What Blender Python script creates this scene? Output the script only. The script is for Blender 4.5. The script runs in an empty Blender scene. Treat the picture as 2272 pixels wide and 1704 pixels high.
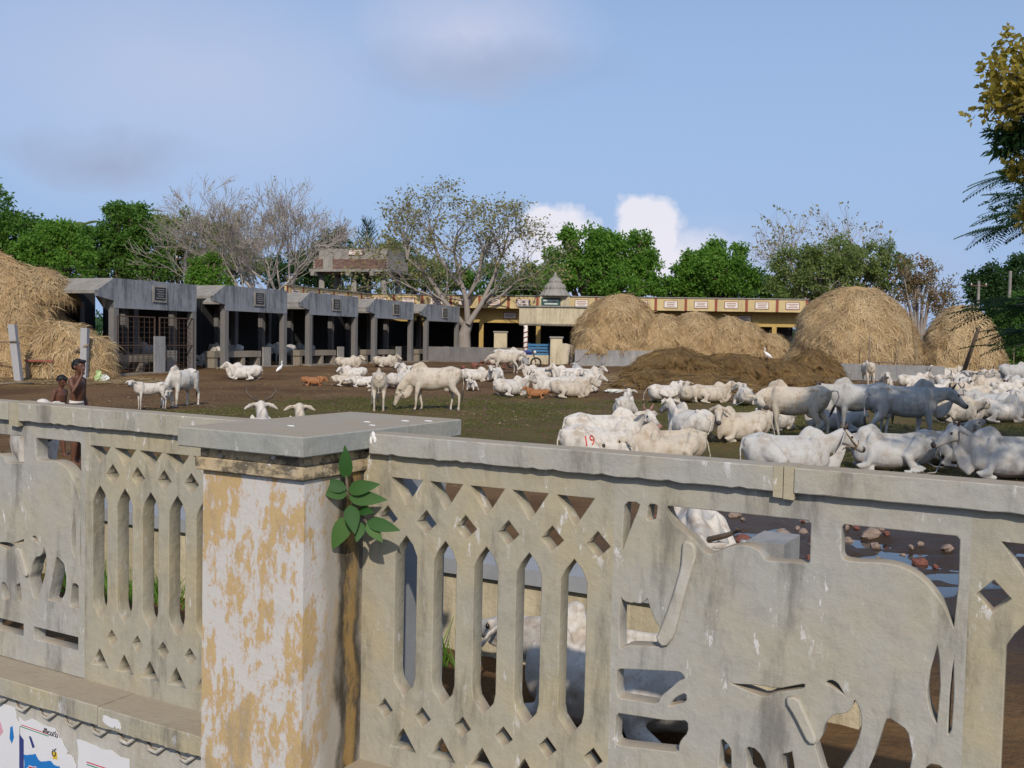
import bpy, math, random
import numpy as np
from mathutils import Vector, Matrix
from mathutils.bvhtree import BVHTree
rnd = random.Random(7); rng = np.random.default_rng(7)
SC = bpy.context.scene; COL = SC.collection
R = math.radians

# ------------------------------------------------------------------ camera
FPX, PITCH, ROLL, CAMZ = 2209.0, 0.0453, 0.0174, 1.85       # photo is 2272 x 1704
_f = np.array([0, math.cos(PITCH), -math.sin(PITCH)]); _r0 = np.array([1.0, 0, 0]); _u0 = np.cross(_r0, _f)
_r = math.cos(ROLL)*_r0 + math.sin(ROLL)*_u0; _u = -math.sin(ROLL)*_r0 + math.cos(ROLL)*_u0
cam_d = bpy.data.cameras.new('camera'); cam = bpy.data.objects.new('camera', cam_d); COL.objects.link(cam)
cam_d.sensor_width = 36.0; cam_d.lens = 36.0*FPX/2272; cam_d.clip_start = 0.05; cam_d.clip_end = 6000
cam.matrix_world = Matrix(((_r[0], _u[0], -_f[0], 0), (_r[1], _u[1], -_f[1], 0), (_r[2], _u[2], -_f[2], CAMZ), (0, 0, 0, 1)))
SC.camera = cam

# ------------------------------------------------------------------ sky, sun, exposure
SUN_EL, SUN_AZ = R(36), (0.08, -0.997)                        # low sun behind the photographer
world = bpy.data.worlds.new('World'); SC.world = world; world.use_nodes = True
SC.view_settings.view_transform = 'Standard'; SC.view_settings.look = 'None'
SC.view_settings.exposure = 0.15; SC.view_settings.gamma = 1.0
def build_sky():
    nt = world.node_tree; nt.nodes.clear(); L = nt.links.new
    N = lambda t: nt.nodes.new(t)
    out = N('ShaderNodeOutputWorld'); bg = N('ShaderNodeBackground'); bg.inputs['Strength'].default_value = 0.125
    sky = N('ShaderNodeTexSky'); sky.sky_type = 'NISHITA'; sky.sun_disc = False
    sky.sun_elevation = SUN_EL; sky.sun_rotation = math.atan2(SUN_AZ[0], SUN_AZ[1])
    sky.air_density = 1.0; sky.dust_density = 1.3; sky.ozone_density = 2.0; sky.altitude = 50
    tc = N('ShaderNodeTexCoord')
    def vm(op, a, b=None):
        n = N('ShaderNodeVectorMath'); n.operation = op; L(a, n.inputs[0])
        if b is not None:
            if isinstance(b, (tuple, list)): n.inputs[1].default_value = b
            else: L(b, n.inputs[1])
        return n.outputs[0] if op not in ('LENGTH', 'DISTANCE', 'DOT_PRODUCT') else n.outputs['Value']
    def m(op, a, b=0.0, c=None, clamp=False):
        n = N('ShaderNodeMath'); n.operation = op; n.use_clamp = clamp
        for i, v in enumerate((a, b) if c is None else (a, b, c)):
            if isinstance(v, (int, float)): n.inputs[i].default_value = v
            else: L(v, n.inputs[i])
        return n.outputs[0]
    def noise(v, scale, det=5, rough=.55):
        n = N('ShaderNodeTexNoise'); n.inputs['Scale'].default_value = scale; n.inputs['Detail'].default_value = det
        n.inputs['Roughness'].default_value = rough; L(v, n.inputs['Vector']); return n.outputs['Fac'], n.outputs['Color']
    d = tc.outputs['Generated']
    # cumulus banks standing on the horizon and a few flatter clouds: soft balls in direction space, edges broken by noise
    wn, wc = noise(d, 9.0, 6, .6)
    wv = vm('MULTIPLY', vm('SUBTRACT', wc, (.5, .5, .5)), (.10, .10, .07))
    dw = vm('ADD', d, wv)
    def pix(x, y):
        v = _f + _r*(x-1136)/FPX - _u*(y-852)/FPX; v = v/np.linalg.norm(v); return tuple(v)
    def blob(x, y, sx, sy, soft):
        q = vm('LENGTH', vm('MULTIPLY', vm('SUBTRACT', dw, pix(x, y)), (FPX/sx, 0.0, FPX/sy)))
        return m('DIVIDE', m('SUBTRACT', 1.0, q), soft, clamp=True)
    def group(bs):
        g = None
        for b in bs:
            q = blob(*b); g = q if g is None else m('MAXIMUM', g, q)
        return m('MULTIPLY', g, ahead)
    ahead = m('GREATER_THAN', vm('DOT_PRODUCT', d, (0, 1, 0)), 0.0)
    white = group(((1450, 505, 100, 80, .22), (1240, 505, 95, 62, .3), (1440, 570, 230, 70, .7), (1200, 560, 170, 70, .9)))
    pale = group(((1030, 60, 340, 150, 1.1), (420, 170, 640, 300, 1.7), (1500, 640, 700, 170, 1.6)))
    grey = group(((230, 345, 210, 62, 1.1), (1080, 150, 340, 70, 1.4)))
    def mix(fac, a, b):
        n = N('ShaderNodeMix'); n.data_type = 'RGBA'; L(fac, n.inputs['Factor'])
        for s, v in (('A', a), ('B', b)):
            i = [k for k in n.inputs if k.name == s and k.type == 'RGBA'][0]
            if isinstance(v, tuple): i.default_value = v
            else: L(v, i)
        return [o for o in n.outputs if o.type == 'RGBA'][0]
    K = 7.2
    sx = N('ShaderNodeSeparateXYZ'); L(d, sx.inputs[0]); low = N('ShaderNodeMapRange'); low.interpolation_type = 'SMOOTHSTEP'
    for k_, v_ in (('From Min', .0), ('From Max', .42), ('To Min', .95), ('To Max', .55)): low.inputs[k_].default_value = v_
    L(sx.outputs[2], low.inputs['Value'])
    base = mix(low.outputs[0], sky.outputs[0], (.335*K, .475*K, .755*K, 1))        # humid evening air
    base = mix(m('MULTIPLY', pale, .72), base, (.66*K, .66*K, .80*K, 1))
    base = mix(m('MULTIPLY', grey, .75), base, (.33*K, .38*K, .53*K, 1))
    base = mix(m('MULTIPLY', white, .8), base, (.92*K, .88*K, .93*K, 1))
    hsv = N('ShaderNodeHueSaturation'); hsv.inputs['Saturation'].default_value = 1.0; hsv.inputs['Value'].default_value = 1.0
    L(base, hsv.inputs['Color']); L(hsv.outputs[0], bg.inputs['Color']); L(bg.outputs[0], out.inputs['Surface'])
build_sky()
sun_d = bpy.data.lights.new('sun', 'SUN'); sun_o = bpy.data.objects.new('sun', sun_d); COL.objects.link(sun_o)
sun_d.energy = 3.15; sun_d.angle = R(0.9); sun_d.color = (1.0, .90, .77)
_to = Vector((SUN_AZ[0]*math.cos(SUN_EL), SUN_AZ[1]*math.cos(SUN_EL), math.sin(SUN_EL)))
sun_o.rotation_euler = (-_to).to_track_quat('-Z', 'Y').to_euler()

# ------------------------------------------------------------------ helpers: objects
def tag(o, label=None, cat=None, group=None, kind=None):
    for k, v in (('label', label), ('category', cat), ('group', group), ('kind', kind)):
        if v: o[k] = v
    return o
def empty(name, loc=(0, 0, 0), rz=0.0):
    o = bpy.data.objects.new(name, None); COL.objects.link(o); o.location = loc; o.rotation_euler = (0, 0, rz)
    o.empty_display_size = .2; return o
def thing(name, label, cat, loc=(0, 0, 0), rz=0.0, group=None): return tag(empty(name, loc, rz), label, cat, group)
def put(name, me, mat=None, parent=None, loc=None, rot=None, scale=None):
    o = bpy.data.objects.new(name, me); COL.objects.link(o)
    if mat is not None and len(me.materials) == 0: me.materials.append(mat)
    if parent is not None: o.parent = parent
    if loc is not None: o.location = loc
    if rot is not None: o.rotation_euler = rot
    if scale is not None: o.scale = scale
    return o
def mesh_np(name, V, F, smooth=False, loops=None):
    """V (n,3) array, F (m,k) int array of equal-sided faces, or list"""
    me = bpy.data.meshes.new(name)
    if isinstance(F, np.ndarray):
        n, k = F.shape
        me.vertices.add(len(V)); me.vertices.foreach_set('co', np.asarray(V, np.float32).ravel())
        me.loops.add(n*k); me.loops.foreach_set('vertex_index', F.astype(np.int32).ravel())
        me.polygons.add(n); me.polygons.foreach_set('loop_start', np.arange(0, n*k, k, dtype=np.int32))
        me.update(calc_edges=True); me.validate()
    else:
        me.from_pydata([tuple(v) for v in V], [], F); me.update()
    if smooth: me.polygons.foreach_set('use_smooth', np.ones(len(me.polygons), bool))
    return me
def attr_col(me, name, cols):
    a = me.color_attributes.new(name, 'FLOAT_COLOR', 'POINT')
    c = np.ones((len(me.vertices), 4), np.float32); c[:, :cols.shape[1]] = cols; a.data.foreach_set('color', c.ravel())
class MB:
    def __init__(s): s.v = []; s.f = []
    def add(s, V, F):
        n = len(s.v); s.v += [tuple(map(float, q)) for q in V]; s.f += [tuple(i+n for i in q) for q in F]; return s
    def box(s, c, d, rz=0.0, M=None):
        x, y, z = d[0]/2, d[1]/2, d[2]/2
        V = [Vector((a, b, e)) for e in (-z, z) for a, b in ((-x, -y), (x, -y), (x, y), (-x, y))]
        Q = M if M is not None else Matrix.Rotation(rz, 3, 'Z')
        return s.add([Vector(c)+Q @ v for v in V], [(3, 2, 1, 0), (4, 5, 6, 7), (0, 1, 5, 4), (1, 2, 6, 5), (2, 3, 7, 6), (3, 0, 4, 7)])
    def cage(s, P):   # 8 points: bottom 4 (ccw), top 4
        return s.add(P, [(3, 2, 1, 0), (4, 5, 6, 7), (0, 1, 5, 4), (1, 2, 6, 5), (2, 3, 7, 6), (3, 0, 4, 7)])
    def beam(s, a, b, w, h=None):
        a, b = Vector(a), Vector(b); h = h or w; t = (b-a); L = t.length; t.normalize()
        up = Vector((0, 0, 1)) if abs(t.z) < .95 else Vector((0, 1, 0)); x = t.cross(up).normalized(); y = x.cross(t)
        V = [q + x*i*w/2 + y*j*h/2 for q in (a, b) for i, j in ((-1, -1), (1, -1), (1, 1), (-1, 1))]
        return s.add(V, [(0, 1, 2, 3), (7, 6, 5, 4), (4, 5, 1, 0), (5, 6, 2, 1), (6, 7, 3, 2), (7, 4, 0, 3)])
    def loft(s, rings, cap=True):
        n = len(rings[0]); V = [q for r in rings for q in r]; F = []
        for i in range(len(rings)-1):
            for j in range(n):
                k = (j+1) % n; F.append((i*n+j, i*n+k, (i+1)*n+k, (i+1)*n+j))
        if cap: F.append(tuple(range(n))[::-1]); F.append(tuple((len(rings)-1)*n+j for j in range(n)))
        return s.add(V, F)
    def tube(s, pts, rad, n=8, ref=(0, 1, 0), cap=True):
        """rad: list of r or (lateral r, in-plane r)"""
        P = np.array(pts, float); T = np.gradient(P, axis=0) if len(P) > 2 else np.repeat((P[-1:]-P[:1]), 2, 0)
        rings = []
        for i in range(len(P)):
            t = T[i]/(np.linalg.norm(T[i])+1e-9); a = np.array(ref, float); a = a-t*(a@t)
            if np.linalg.norm(a) < 1e-3: a = np.array((1.0, 0, .1)); a = a-t*(a@t)
            a /= np.linalg.norm(a); b = np.cross(t, a); r = rad[i]; ra, rb = r if isinstance(r, (tuple, list)) else (r, r)
            rings.append([P[i]+a*ra*math.cos(q)+b*rb*math.sin(q) for q in np.linspace(0, 2*math.pi, n, endpoint=False)])
        return s.loft(rings, cap)
    def lathe(s, prof, n=16, c=(0, 0, 0)):
        return s.loft([[(c[0]+r*math.cos(q), c[1]+r*math.sin(q), c[2]+z) for q in np.linspace(0, 2*math.pi, n, endpoint=False)] for r, z in prof])
    def ball(s, c, r, n=10, M=None):
        rx, ry, rz = r if isinstance(r, (tuple, list)) else (r, r, r); rings = []
        for p in np.linspace(-math.pi/2+.12, math.pi/2-.12, max(5, n//2+1)):
            ring = [Vector((rx*math.cos(p)*math.cos(q), ry*math.cos(p)*math.sin(q), rz*math.sin(p))) for q in np.linspace(0, 2*math.pi, n, endpoint=False)]
            rings.append([Vector(c)+(M @ v if M is not None else v) for v in ring])
        return s.loft(rings)
    def mesh(s, name='m', smooth=False): return mesh_np(name, s.v, s.f, smooth)
    def build(s, name, mat, parent=None, smooth=False, **k): return put(name, s.mesh(name, smooth), mat, parent, **k)
def fuse(mb, voxel, smooth=4, fac=.5):
    """one continuous surface from overlapping lofts"""
    o = bpy.data.objects.new('tmp', mb.mesh('tmp')); COL.objects.link(o)
    r = o.modifiers.new('r', 'REMESH'); r.mode = 'VOXEL'; r.voxel_size = voxel; r.adaptivity = 0
    if smooth:
        q = o.modifiers.new('s', 'SMOOTH'); q.iterations = smooth; q.factor = fac
    dg = bpy.context.evaluated_depsgraph_get(); me = bpy.data.meshes.new_from_object(o.evaluated_get(dg))
    src = o.data; bpy.data.objects.remove(o); bpy.data.meshes.remove(src)
    me.polygons.foreach_set('use_smooth', np.ones(len(me.polygons), bool)); return me
def verts(me):
    a = np.empty(len(me.vertices)*3, np.float32); me.vertices.foreach_get('co', a); return a.reshape(-1, 3)

# ------------------------------------------------------------------ helpers: pixels of the photo to places on the ground
def ray(x, y): return _f + _r*(x-1136)/FPX - _u*(y-852)/FPX
def ground_z(x, y):                                            # the yard rises a little towards the sheds
    t = min(max((y-27)/20.0, 0), 1); return .32*t*t*(3-2*t)
def gp(x, y, dz=0.0):
    d = ray(x, y); z = 0.0
    for _ in range(30):
        t = (z+dz-CAMZ)/d[2]; P = np.array([0, 0, CAMZ])+d*t; z = .5*z+.5*ground_z(P[0], P[1])
    return Vector((P[0], P[1], ground_z(P[0], P[1])))
def at(x, y, Y):
    d = ray(x, y); P = np.array([0, 0, CAMZ])+d*(Y/d[1]); return Vector(P)
# ------------------------------------------------------------------ materials (all procedural)
class NT:
    def __init__(s, name, rough=.85, spec=.25):
        s.m = bpy.data.materials.new(name); s.m.use_nodes = True; s.t = s.m.node_tree; s.t.nodes.clear()
        s.o = s.n('ShaderNodeOutputMaterial'); s.b = s.n('ShaderNodeBsdfPrincipled'); s.L(s.b.outputs[0], s.o.inputs['Surface'])
        s.b.inputs['Roughness'].default_value = rough; s.b.inputs['Specular IOR Level'].default_value = spec
        s.tc = s.n('ShaderNodeTexCoord')
    def n(s, t): return s.t.nodes.new(t)
    def L(s, a, b): s.t.links.new(a, b)
    def co(s, kind='Object', scale=(1, 1, 1), loc=(0, 0, 0)):
        m = s.n('ShaderNodeMapping'); m.inputs['Scale'].default_value = scale; m.inputs['Location'].default_value = loc
        s.L(s.tc.outputs[kind], m.inputs['Vector']); return m.outputs[0]
    def noise(s, co, scale=5, det=4, rough=.55, dist=0.0):
        n = s.n('ShaderNodeTexNoise'); n.inputs['Scale'].default_value = scale; n.inputs['Detail'].default_value = det
        n.inputs['Roughness'].default_value = rough; n.inputs['Distortion'].default_value = dist; s.L(co, n.inputs['Vector']); return n.outputs['Fac']
    def voro(s, co, scale=5, feat='F1', out='Distance'):
        n = s.n('ShaderNodeTexVoronoi'); n.feature = feat; n.inputs['Scale'].default_value = scale; s.L(co, n.inputs['Vector']); return n.outputs[out]
    def ramp(s, fac, a, b, va=0.0, vb=1.0):
        n = s.n('ShaderNodeMapRange'); n.interpolation_type = 'SMOOTHSTEP'
        for k, v in (('From Min', a), ('From Max', b), ('To Min', va), ('To Max', vb)): n.inputs[k].default_value = v
        s.L(fac, n.inputs['Value']); return n.outputs[0]
    def math(s, op, a, b=0.0, clamp=False):
        n = s.n('ShaderNodeMath'); n.operation = op; n.use_clamp = clamp
        for i, v in enumerate((a, b)):
            if isinstance(v, (int, float)): n.inputs[i].default_value = v
            else: s.L(v, n.inputs[i])
        return n.outputs[0]
    def mix(s, fac, a, b, mode='MIX'):
        n = s.n('ShaderNodeMix'); n.data_type = 'RGBA'; n.blend_type = mode
        if isinstance(fac, (int, float)): n.inputs[0].default_value = fac
        else: s.L(fac, n.inputs[0])
        for k, v in ((6, a), (7, b)):
            if isinstance(v, (tuple, list)): n.inputs[k].default_value = tuple(v)+(1,) if len(v) == 3 else v
            else: s.L(v, n.inputs[k])
        return n.outputs[2]
    def col(s, c):
        if isinstance(c, (tuple, list)): s.b.inputs['Base Color'].default_value = tuple(c)+(1,)
        else: s.L(c, s.b.inputs['Base Color'])
        return s
    def bump(s, h, strength=.4, dist=.02):
        n = s.n('ShaderNodeBump'); n.inputs['Strength'].default_value = strength; n.inputs['Distance'].default_value = dist
        s.L(h, n.inputs['Height']); s.L(n.outputs[0], s.b.inputs['Normal']); return s
    def attr(s, name):
        n = s.n('ShaderNodeAttribute'); n.attribute_name = name; return n.outputs['Color']
    def rand(s): return s.n('ShaderNodeObjectInfo').outputs['Random']
    def sep(s, v):
        n = s.n('ShaderNodeSeparateXYZ'); s.L(v, n.inputs[0]); return n.outputs
def simple(name, c, rough=.85, var=.25, scale=6, bump=.15, bd=.01, spec=.25, metal=0.0):
    q = NT(name, rough, spec); f = q.noise(q.co(), scale, 5, .6)
    q.col(q.mix(f, [x*(1-var) for x in c], [min(1, x*(1+var)) for x in c])); q.b.inputs['Metallic'].default_value = metal
    if bump: q.bump(q.noise(q.co(), scale*5, 4, .6), bump, bd)
    return q.m
M = {}
def mk_plaster(name, base, tint, fleck=(.62, .61, .60), mould=.35, seed=0.0, dust=True):
    q = NT(name, .9, .2); c = q.co('Object', (1, 1, 1), (seed, 0, 0)); st = q.co('Object', (1, 1, .28), (seed, 3, 0))
    a = q.noise(c, 2.2, 6, .6); k = q.mix(q.ramp(a, .38, .66), base, tint)
    k = q.mix(q.ramp(q.noise(c, 14, 5, .65), .42, .75, 0, .35), k, [x*.62 for x in base])
    f = q.ramp(q.noise(st, 24, 5, .72), .585, .63); area = q.ramp(q.noise(c, 2.3, 4, .6), .47, .62)
    k = q.mix(q.math('MULTIPLY', f, q.math('ADD', q.math('MULTIPLY', area, .85), .12)), k, fleck)
    dk = q.math('MULTIPLY', q.ramp(q.noise(q.co('Object', (2.2, 2.2, .45), (seed, 0, 5)), 3.4, 6, .68), .50, .70), mould)
    k = q.mix(dk, k, (.055, .05, .045))
    k = q.mix(q.ramp(q.voro(c, 60), .02, .10, .35, 0), k, (.09, .08, .07))
    if dust:                                       # settled brown dust on upward faces, patchy
        gn = q.n('ShaderNodeNewGeometry'); up = q.ramp(q.sep(gn.outputs['Normal'])[2], .6, .95); k = q.mix(q.math('MULTIPLY', up, q.ramp(q.noise(c, 4, 6, .7), .25, .6, .45, .95)), k, (.33, .275, .205))
    q.col(k); q.bump(q.math('ADD', q.noise(c, 30, 6, .65), q.math('MULTIPLY', q.noise(c, 5, 3), 1.5)), .35, .012); return q.m
M['plaster'] = mk_plaster('weathered_plaster', (.355, .335, .27), (.40, .345, .225), mould=.55)
M['plaster_grey'] = mk_plaster('grey_plaster', (.365, .355, .32), (.385, .355, .275), seed=4.0, mould=.55)
M['capstone'] = mk_plaster('grey_capstone', (.30, .31, .285), (.34, .325, .27), fleck=(.5, .5, .47), mould=.3, seed=9.0)
M['collar_paint'] = mk_plaster('flaking_lime', (.47, .455, .41), (.38, .34, .26), mould=.45, seed=2.0)
def mk_pillar():
    q = NT('peeling_limewash', .9, .2); c = q.co(); st = q.co('Object', (1, 1, .45))
    ochre = q.mix(q.noise(c, 7, 4), (.50, .38, .20), (.46, .32, .15)); white = q.mix(q.noise(c, 9, 5), (.57, .55, .52), (.49, .465, .43))
    n1 = q.math('ADD', q.math('MULTIPLY', q.noise(st, 5.0, 9, .74, .2), .62), q.math('MULTIPLY', q.noise(st, 30, 7, .75), .38))
    k = q.mix(q.ramp(n1, .505, .525), white, ochre)
    edge = q.math('MULTIPLY', q.ramp(n1, .485, .505), q.ramp(n1, .545, .52)); k = q.mix(q.math('MULTIPLY', edge, .35), k, (.46, .26, .10))
    k = q.mix(q.ramp(q.noise(c, 42, 3, .7), .62, .68, 0, .8), k, (.44, .27, .12))
    k = q.mix(q.ramp(q.noise(q.co('Object', (1, 1, .5)), 4.5, 6, .7), .52, .68, 0, .55), k, (.25, .215, .165))
    # old dark water stain running down the wall side of the pillar, ochre streak inside it
    x = q.sep(q.tc.outputs['Object']); g = q.math('ADD', x[1], q.math('MULTIPLY', q.math('SUBTRACT', q.noise(q.co('Object', (1, 1, .6)), 5, 5, .6), .5), .16))
    onside = q.ramp(x[0], .215, .225)
    k = q.mix(q.math('MULTIPLY', onside, q.ramp(g, .05, .13, 0, .75)), k, (.30, .265, .21))
    dark = q.math('MULTIPLY', q.ramp(g, .165, .20), q.ramp(g, .34, .29)); streak = q.math('MULTIPLY', q.math('MULTIPLY', q.ramp(g, .215, .235), q.ramp(g, .295, .27)), q.ramp(q.noise(q.co('Object', (2, 2, .8)), 6, 6, .75), .34, .52))
    k = q.mix(q.math('MULTIPLY', onside, q.math('MULTIPLY', dark, q.ramp(q.noise(q.co('Object', (3, 3, .5)), 5, 6, .75), .3, .6, .45, .97))), k, (.05, .043, .032)); k = q.mix(q.math('MULTIPLY', onside, q.math('MULTIPLY', streak, .85)), k, (.33, .215, .08))
    q.col(k); q.bump(q.math('ADD', n1, q.math('MULTIPLY', q.noise(c, 50, 5, .7), .5)), .5, .008); return q.m
M['pillar'] = mk_pillar()
M['pillar_back'] = simple('blue_grey_plaster', (.27, .28, .29), .9, .25, 5)
def mk_mould():
    q = NT('stained_ochre', .9, .2); c = q.co(); k = q.mix(q.noise(c, 8, 6, .65), (.50, .35, .15), (.44, .40, .33))
    k = q.mix(q.ramp(q.noise(q.co('Object', (1, 1, 1.5)), 9, 7, .7), .44, .58, 0, .85), k, (.075, .065, .05)); k = q.mix(q.ramp(q.noise(c, 17, 5, .7), .6, .66), k, (.55, .53, .50))
    q.col(k); q.bump(q.noise(c, 40, 5), .4, .01); return q.m
M['moulding'] = mk_mould()
def mk_coat(name, a, b, dirt=(.27, .185, .11), amt=.55, rib=1.0):
    q = NT(name, .8, .2); c = q.co(); r = q.rand()
    k = q.mix(q.noise(c, 3.0, 5, .6), a, b); k = q.mix(q.math('MULTIPLY', r, .28), k, [x*.72 for x in b])
    d = q.ramp(q.noise(q.co('Object', (1.3, 1.3, 1.6)), 2.8, 6, .68), .47, .68, 0, amt); k = q.mix(d, k, dirt)
    d2 = q.ramp(q.noise(q.co('Object', (2.0, 1.2, 1.1), (3, 1, 7)), 2.1, 7, .72, .5), .52, .64, 0, amt*.5); k = q.mix(d2, k, [x*.62 for x in dirt])
    k = q.mix(q.ramp(q.noise(c, 24, 4, .7), .56, .72, 0, .45), k, [x*.6 for x in dirt])
    k = q.mix(1.0, k, q.attr('coat'), 'MULTIPLY'); q.col(k)
    w = q.n('ShaderNodeTexWave'); w.wave_type = 'BANDS'; w.bands_direction = 'X'; w.inputs['Scale'].default_value = 4.6; w.inputs['Distortion'].default_value = 1.2
    w.inputs['Detail'].default_value = 1; q.L(q.co('Object', (1, .15, .25)), w.inputs['Vector'])
    x = q.sep(q.tc.outputs['Object'])[0]; msk = q.math('MULTIPLY', q.ramp(x, -.42, -.2), q.ramp(x, .45, .25))
    q.bump(q.math('ADD', q.math('MULTIPLY', q.math('MULTIPLY', w.outputs['Fac'], msk), .22*rib), q.math('ADD', q.math('MULTIPLY', q.noise(c, 60, 3), .25), q.math('MULTIPLY', q.noise(q.co('Object', (1.3, 1, .6)), 6, 3, .5, .4), 1.8))), .4, .02); return q.m
M['coat_white'] = mk_coat('white_hide', (.63, .60, .55), (.54, .50, .445), amt=.6)
M['coat_cream'] = mk_coat('cream_hide', (.56, .505, .425), (.47, .41, .325), amt=.6)
M['coat_grey'] = mk_coat('grey_white_hide', (.50, .50, .49), (.41, .405, .39), amt=.45)
M['coat_brown'] = mk_coat('red_brown_hide', (.33, .145, .06), (.27, .11, .045), amt=.3)
M['horn'] = simple('horn', (.10, .075, .055), .5, .5, 14, .1)
M['hoof'] = simple('hoof', (.055, .045, .04), .7, .4, 14)
M['eye'] = simple('dark_eye', (.012, .010, .010), .25, .2, 8, 0, spec=.5)
M['muzzle'] = simple('muzzle_skin', (.045, .038, .036), .55, .3, 20)
M['muzzle_pink'] = simple('pink_muzzle_skin', (.30, .16, .13), .6, .3, 20)
M['tuft'] = simple('dark_tail_hair', (.06, .05, .045), .9, .4, 30)
M['red_paint'] = simple('red_marking_paint', (.50, .055, .04), .8, .15, 20)
M['brand'] = simple('brand_scar', (.22, .12, .09), .9, .2, 20)
M['rope'] = simple('jute_rope', (.24, .17, .11), .95, .3, 40)
# ------------------------------------------------------------------ zebu cattle
def _dir(yaw, pitch): return np.array([math.cos(pitch)*math.cos(yaw), math.cos(pitch)*math.sin(yaw), math.sin(pitch)])
TORSO = [(-.83, 1.10, .92, .07, .2), (-.76, 1.16, .76, .17, .35), (-.62, 1.20, .66, .225, .3), (-.50, 1.225, .64, .245, .2), (-.36, 1.19, .62, .215, .42), (-.2, 1.165, .585, .235, .5),
         (0.0, 1.15, .55, .262, .5), (.18, 1.155, .545, .26, .5), (.34, 1.18, .565, .235, .5), (.46, 1.20, .59, .195, .45), (.58, 1.17, .62, .165, .3), (.68, 1.10, .67, .12, .2), (.74, 1.02, .74, .06, .1)]
COW_CACHE = {}
def cow_mesh(pose='stand', ny=0, npi=None, hy=0, hp=None, horn=.16, hornspread=.5, side=1, tail=0, young=0.0, bull=1.0, vox=.02, step=0, leg=0, ear=.42):
    """ny, npi: neck yaw and pitch; hy, hp: head yaw (on top of the neck's) and pitch, degrees. Returns dict of meshes in one local frame, facing +X."""
    key = (pose, ny, npi, hy, hp, horn, hornspread, side, tail, young, bull, vox, step, leg, ear)
    if key in COW_CACHE: return COW_CACHE[key]
    lying = pose in ('lie', 'flat'); mb = MB()
    if npi is None: npi = {'stand': 28, 'graze': -50, 'lie': 42, 'flat': 2}[pose]
    if hp is None: hp = {'stand': -38, 'graze': -68, 'lie': -30, 'flat': -8}[pose]
    drop = .50 if lying else 0.0; roll = R(9)*side if lying else 0.0
    cr, sr = math.cos(roll), math.sin(roll)
    def B(x, y, z):                                    # body frame (rolled over a little when lying)
        if lying:
            z0 = .30; yy = y*cr-(z-z0)*sr; zz = z0+y*sr+(z-z0)*cr; return np.array([x, yy, zz])
        return np.array([x, y, z])
    rings = []; n = 18
    for x, top, bot, w, k in TORSO:
        if young: top = bot+(top-bot)*(1-.22*young)+.06*young; w *= 1-.22*young; bot += .07*young
        top -= drop; bot -= drop; wide = 1.0
        if lying: bot = max(bot-.02, .02); wide = 1.14 if -.5 < x < .5 else 1.05; k = min(.72, k+.22)
        if pose == 'flat': wide *= 1.05; top *= .90
        zc, hh = (top+bot)/2, (top-bot)/2; ring = []
        for q in np.linspace(0, 2*math.pi, n, endpoint=False):
            cy, cz = math.cos(q), math.sin(q); y = np.sign(cy)*abs(cy)**.85*w*wide; z = np.sign(cz)*abs(cz)**.9*hh
            if cz > 0: y *= 1-k*cz*cz*.85
            elif lying: y *= 1+.12*cz*cz
            ring.append(B(x, y, zc+z))
        rings.append(ring)
    mb.loft(rings)
    zz = -drop
    for s in (-1, 1):                                  # hook and pin bones, shoulder blades
        mb.tube([B(-.36, s*.165, 1.10+zz-.06*young), B(-.47, s*.185, 1.15+zz-.06*young), B(-.60, s*.14, 1.12+zz-.06*young)], [.02, .045, .03], 8); mb.tube([B(-.66, s*.11, 1.10+zz-.06*young), B(-.80, s*.095, 1.085+zz-.06*young), B(-.83, s*.08, 1.0+zz-.06*young)], [.04, .045, .03], 8)
        mb.ball(B(.42, s*.15, .93+zz), (.12, .07, .26))
    if not young: mb.ball(B(.44, 0, 1.17+zz), (.24*bull, .085, .13*bull), 14); mb.ball(B(.40, 0, 1.235+zz), (.13*bull, .055, .095*bull), 12)
    mb.tube([B(-.84, 0, 1.10+zz-.06*young), B(-.5, 0, 1.185+zz-.06*young), B(-.2, 0, 1.135+zz-.06*young), B(.3, 0, 1.145+zz-.06*young)], [.03, .035, .035, .03], 8)
    # neck and head
    nb = B(.56, 0, .98+zz); nd = _dir(R(ny), R(npi)); NL = (.64 if pose == 'graze' else .50)*(1-.18*young)
    mid = nb+NL*.5*(_dir(R(ny)*.45, R(npi)*.6)); poll = mid+NL*.52*nd
    mb.tube([B(.40, 0, .93+zz), nb, mid, poll], [(.13, .25), (.115, .215), (.085, .15), (.075, .105)], 12, ref=(-math.sin(R(ny)*.5), math.cos(R(ny)*.5), 0))
    hyw, hpt = R(ny+hy), R(hp); hf = _dir(hyw, hpt); hr = np.array([-math.sin(hyw), math.cos(hyw), 0.0]); hu = np.cross(hf, hr)
    hs = 1.0-.12*young
    H = lambda t, a, b: poll+hs*(hf*t+hr*a+hu*b)
    st = [(-.09, .05, .05, -.01), (-.04, .082, .085, .0), (.04, .098, .105, -.015), (.13, .098, .108, -.03), (.20, .082, .098, -.035), (.28, .066, .080, -.035), (.36, .058, .066, -.035), (.42, .064, .060, -.035), (.46, .056, .048, -.035), (.48, .030, .028, -.035)]
    mb.loft([[H(t, w*math.cos(q), o+h*math.sin(q)) for q in np.linspace(0, 2*math.pi, 14, endpoint=False)] for t, w, h, o in st])
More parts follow.
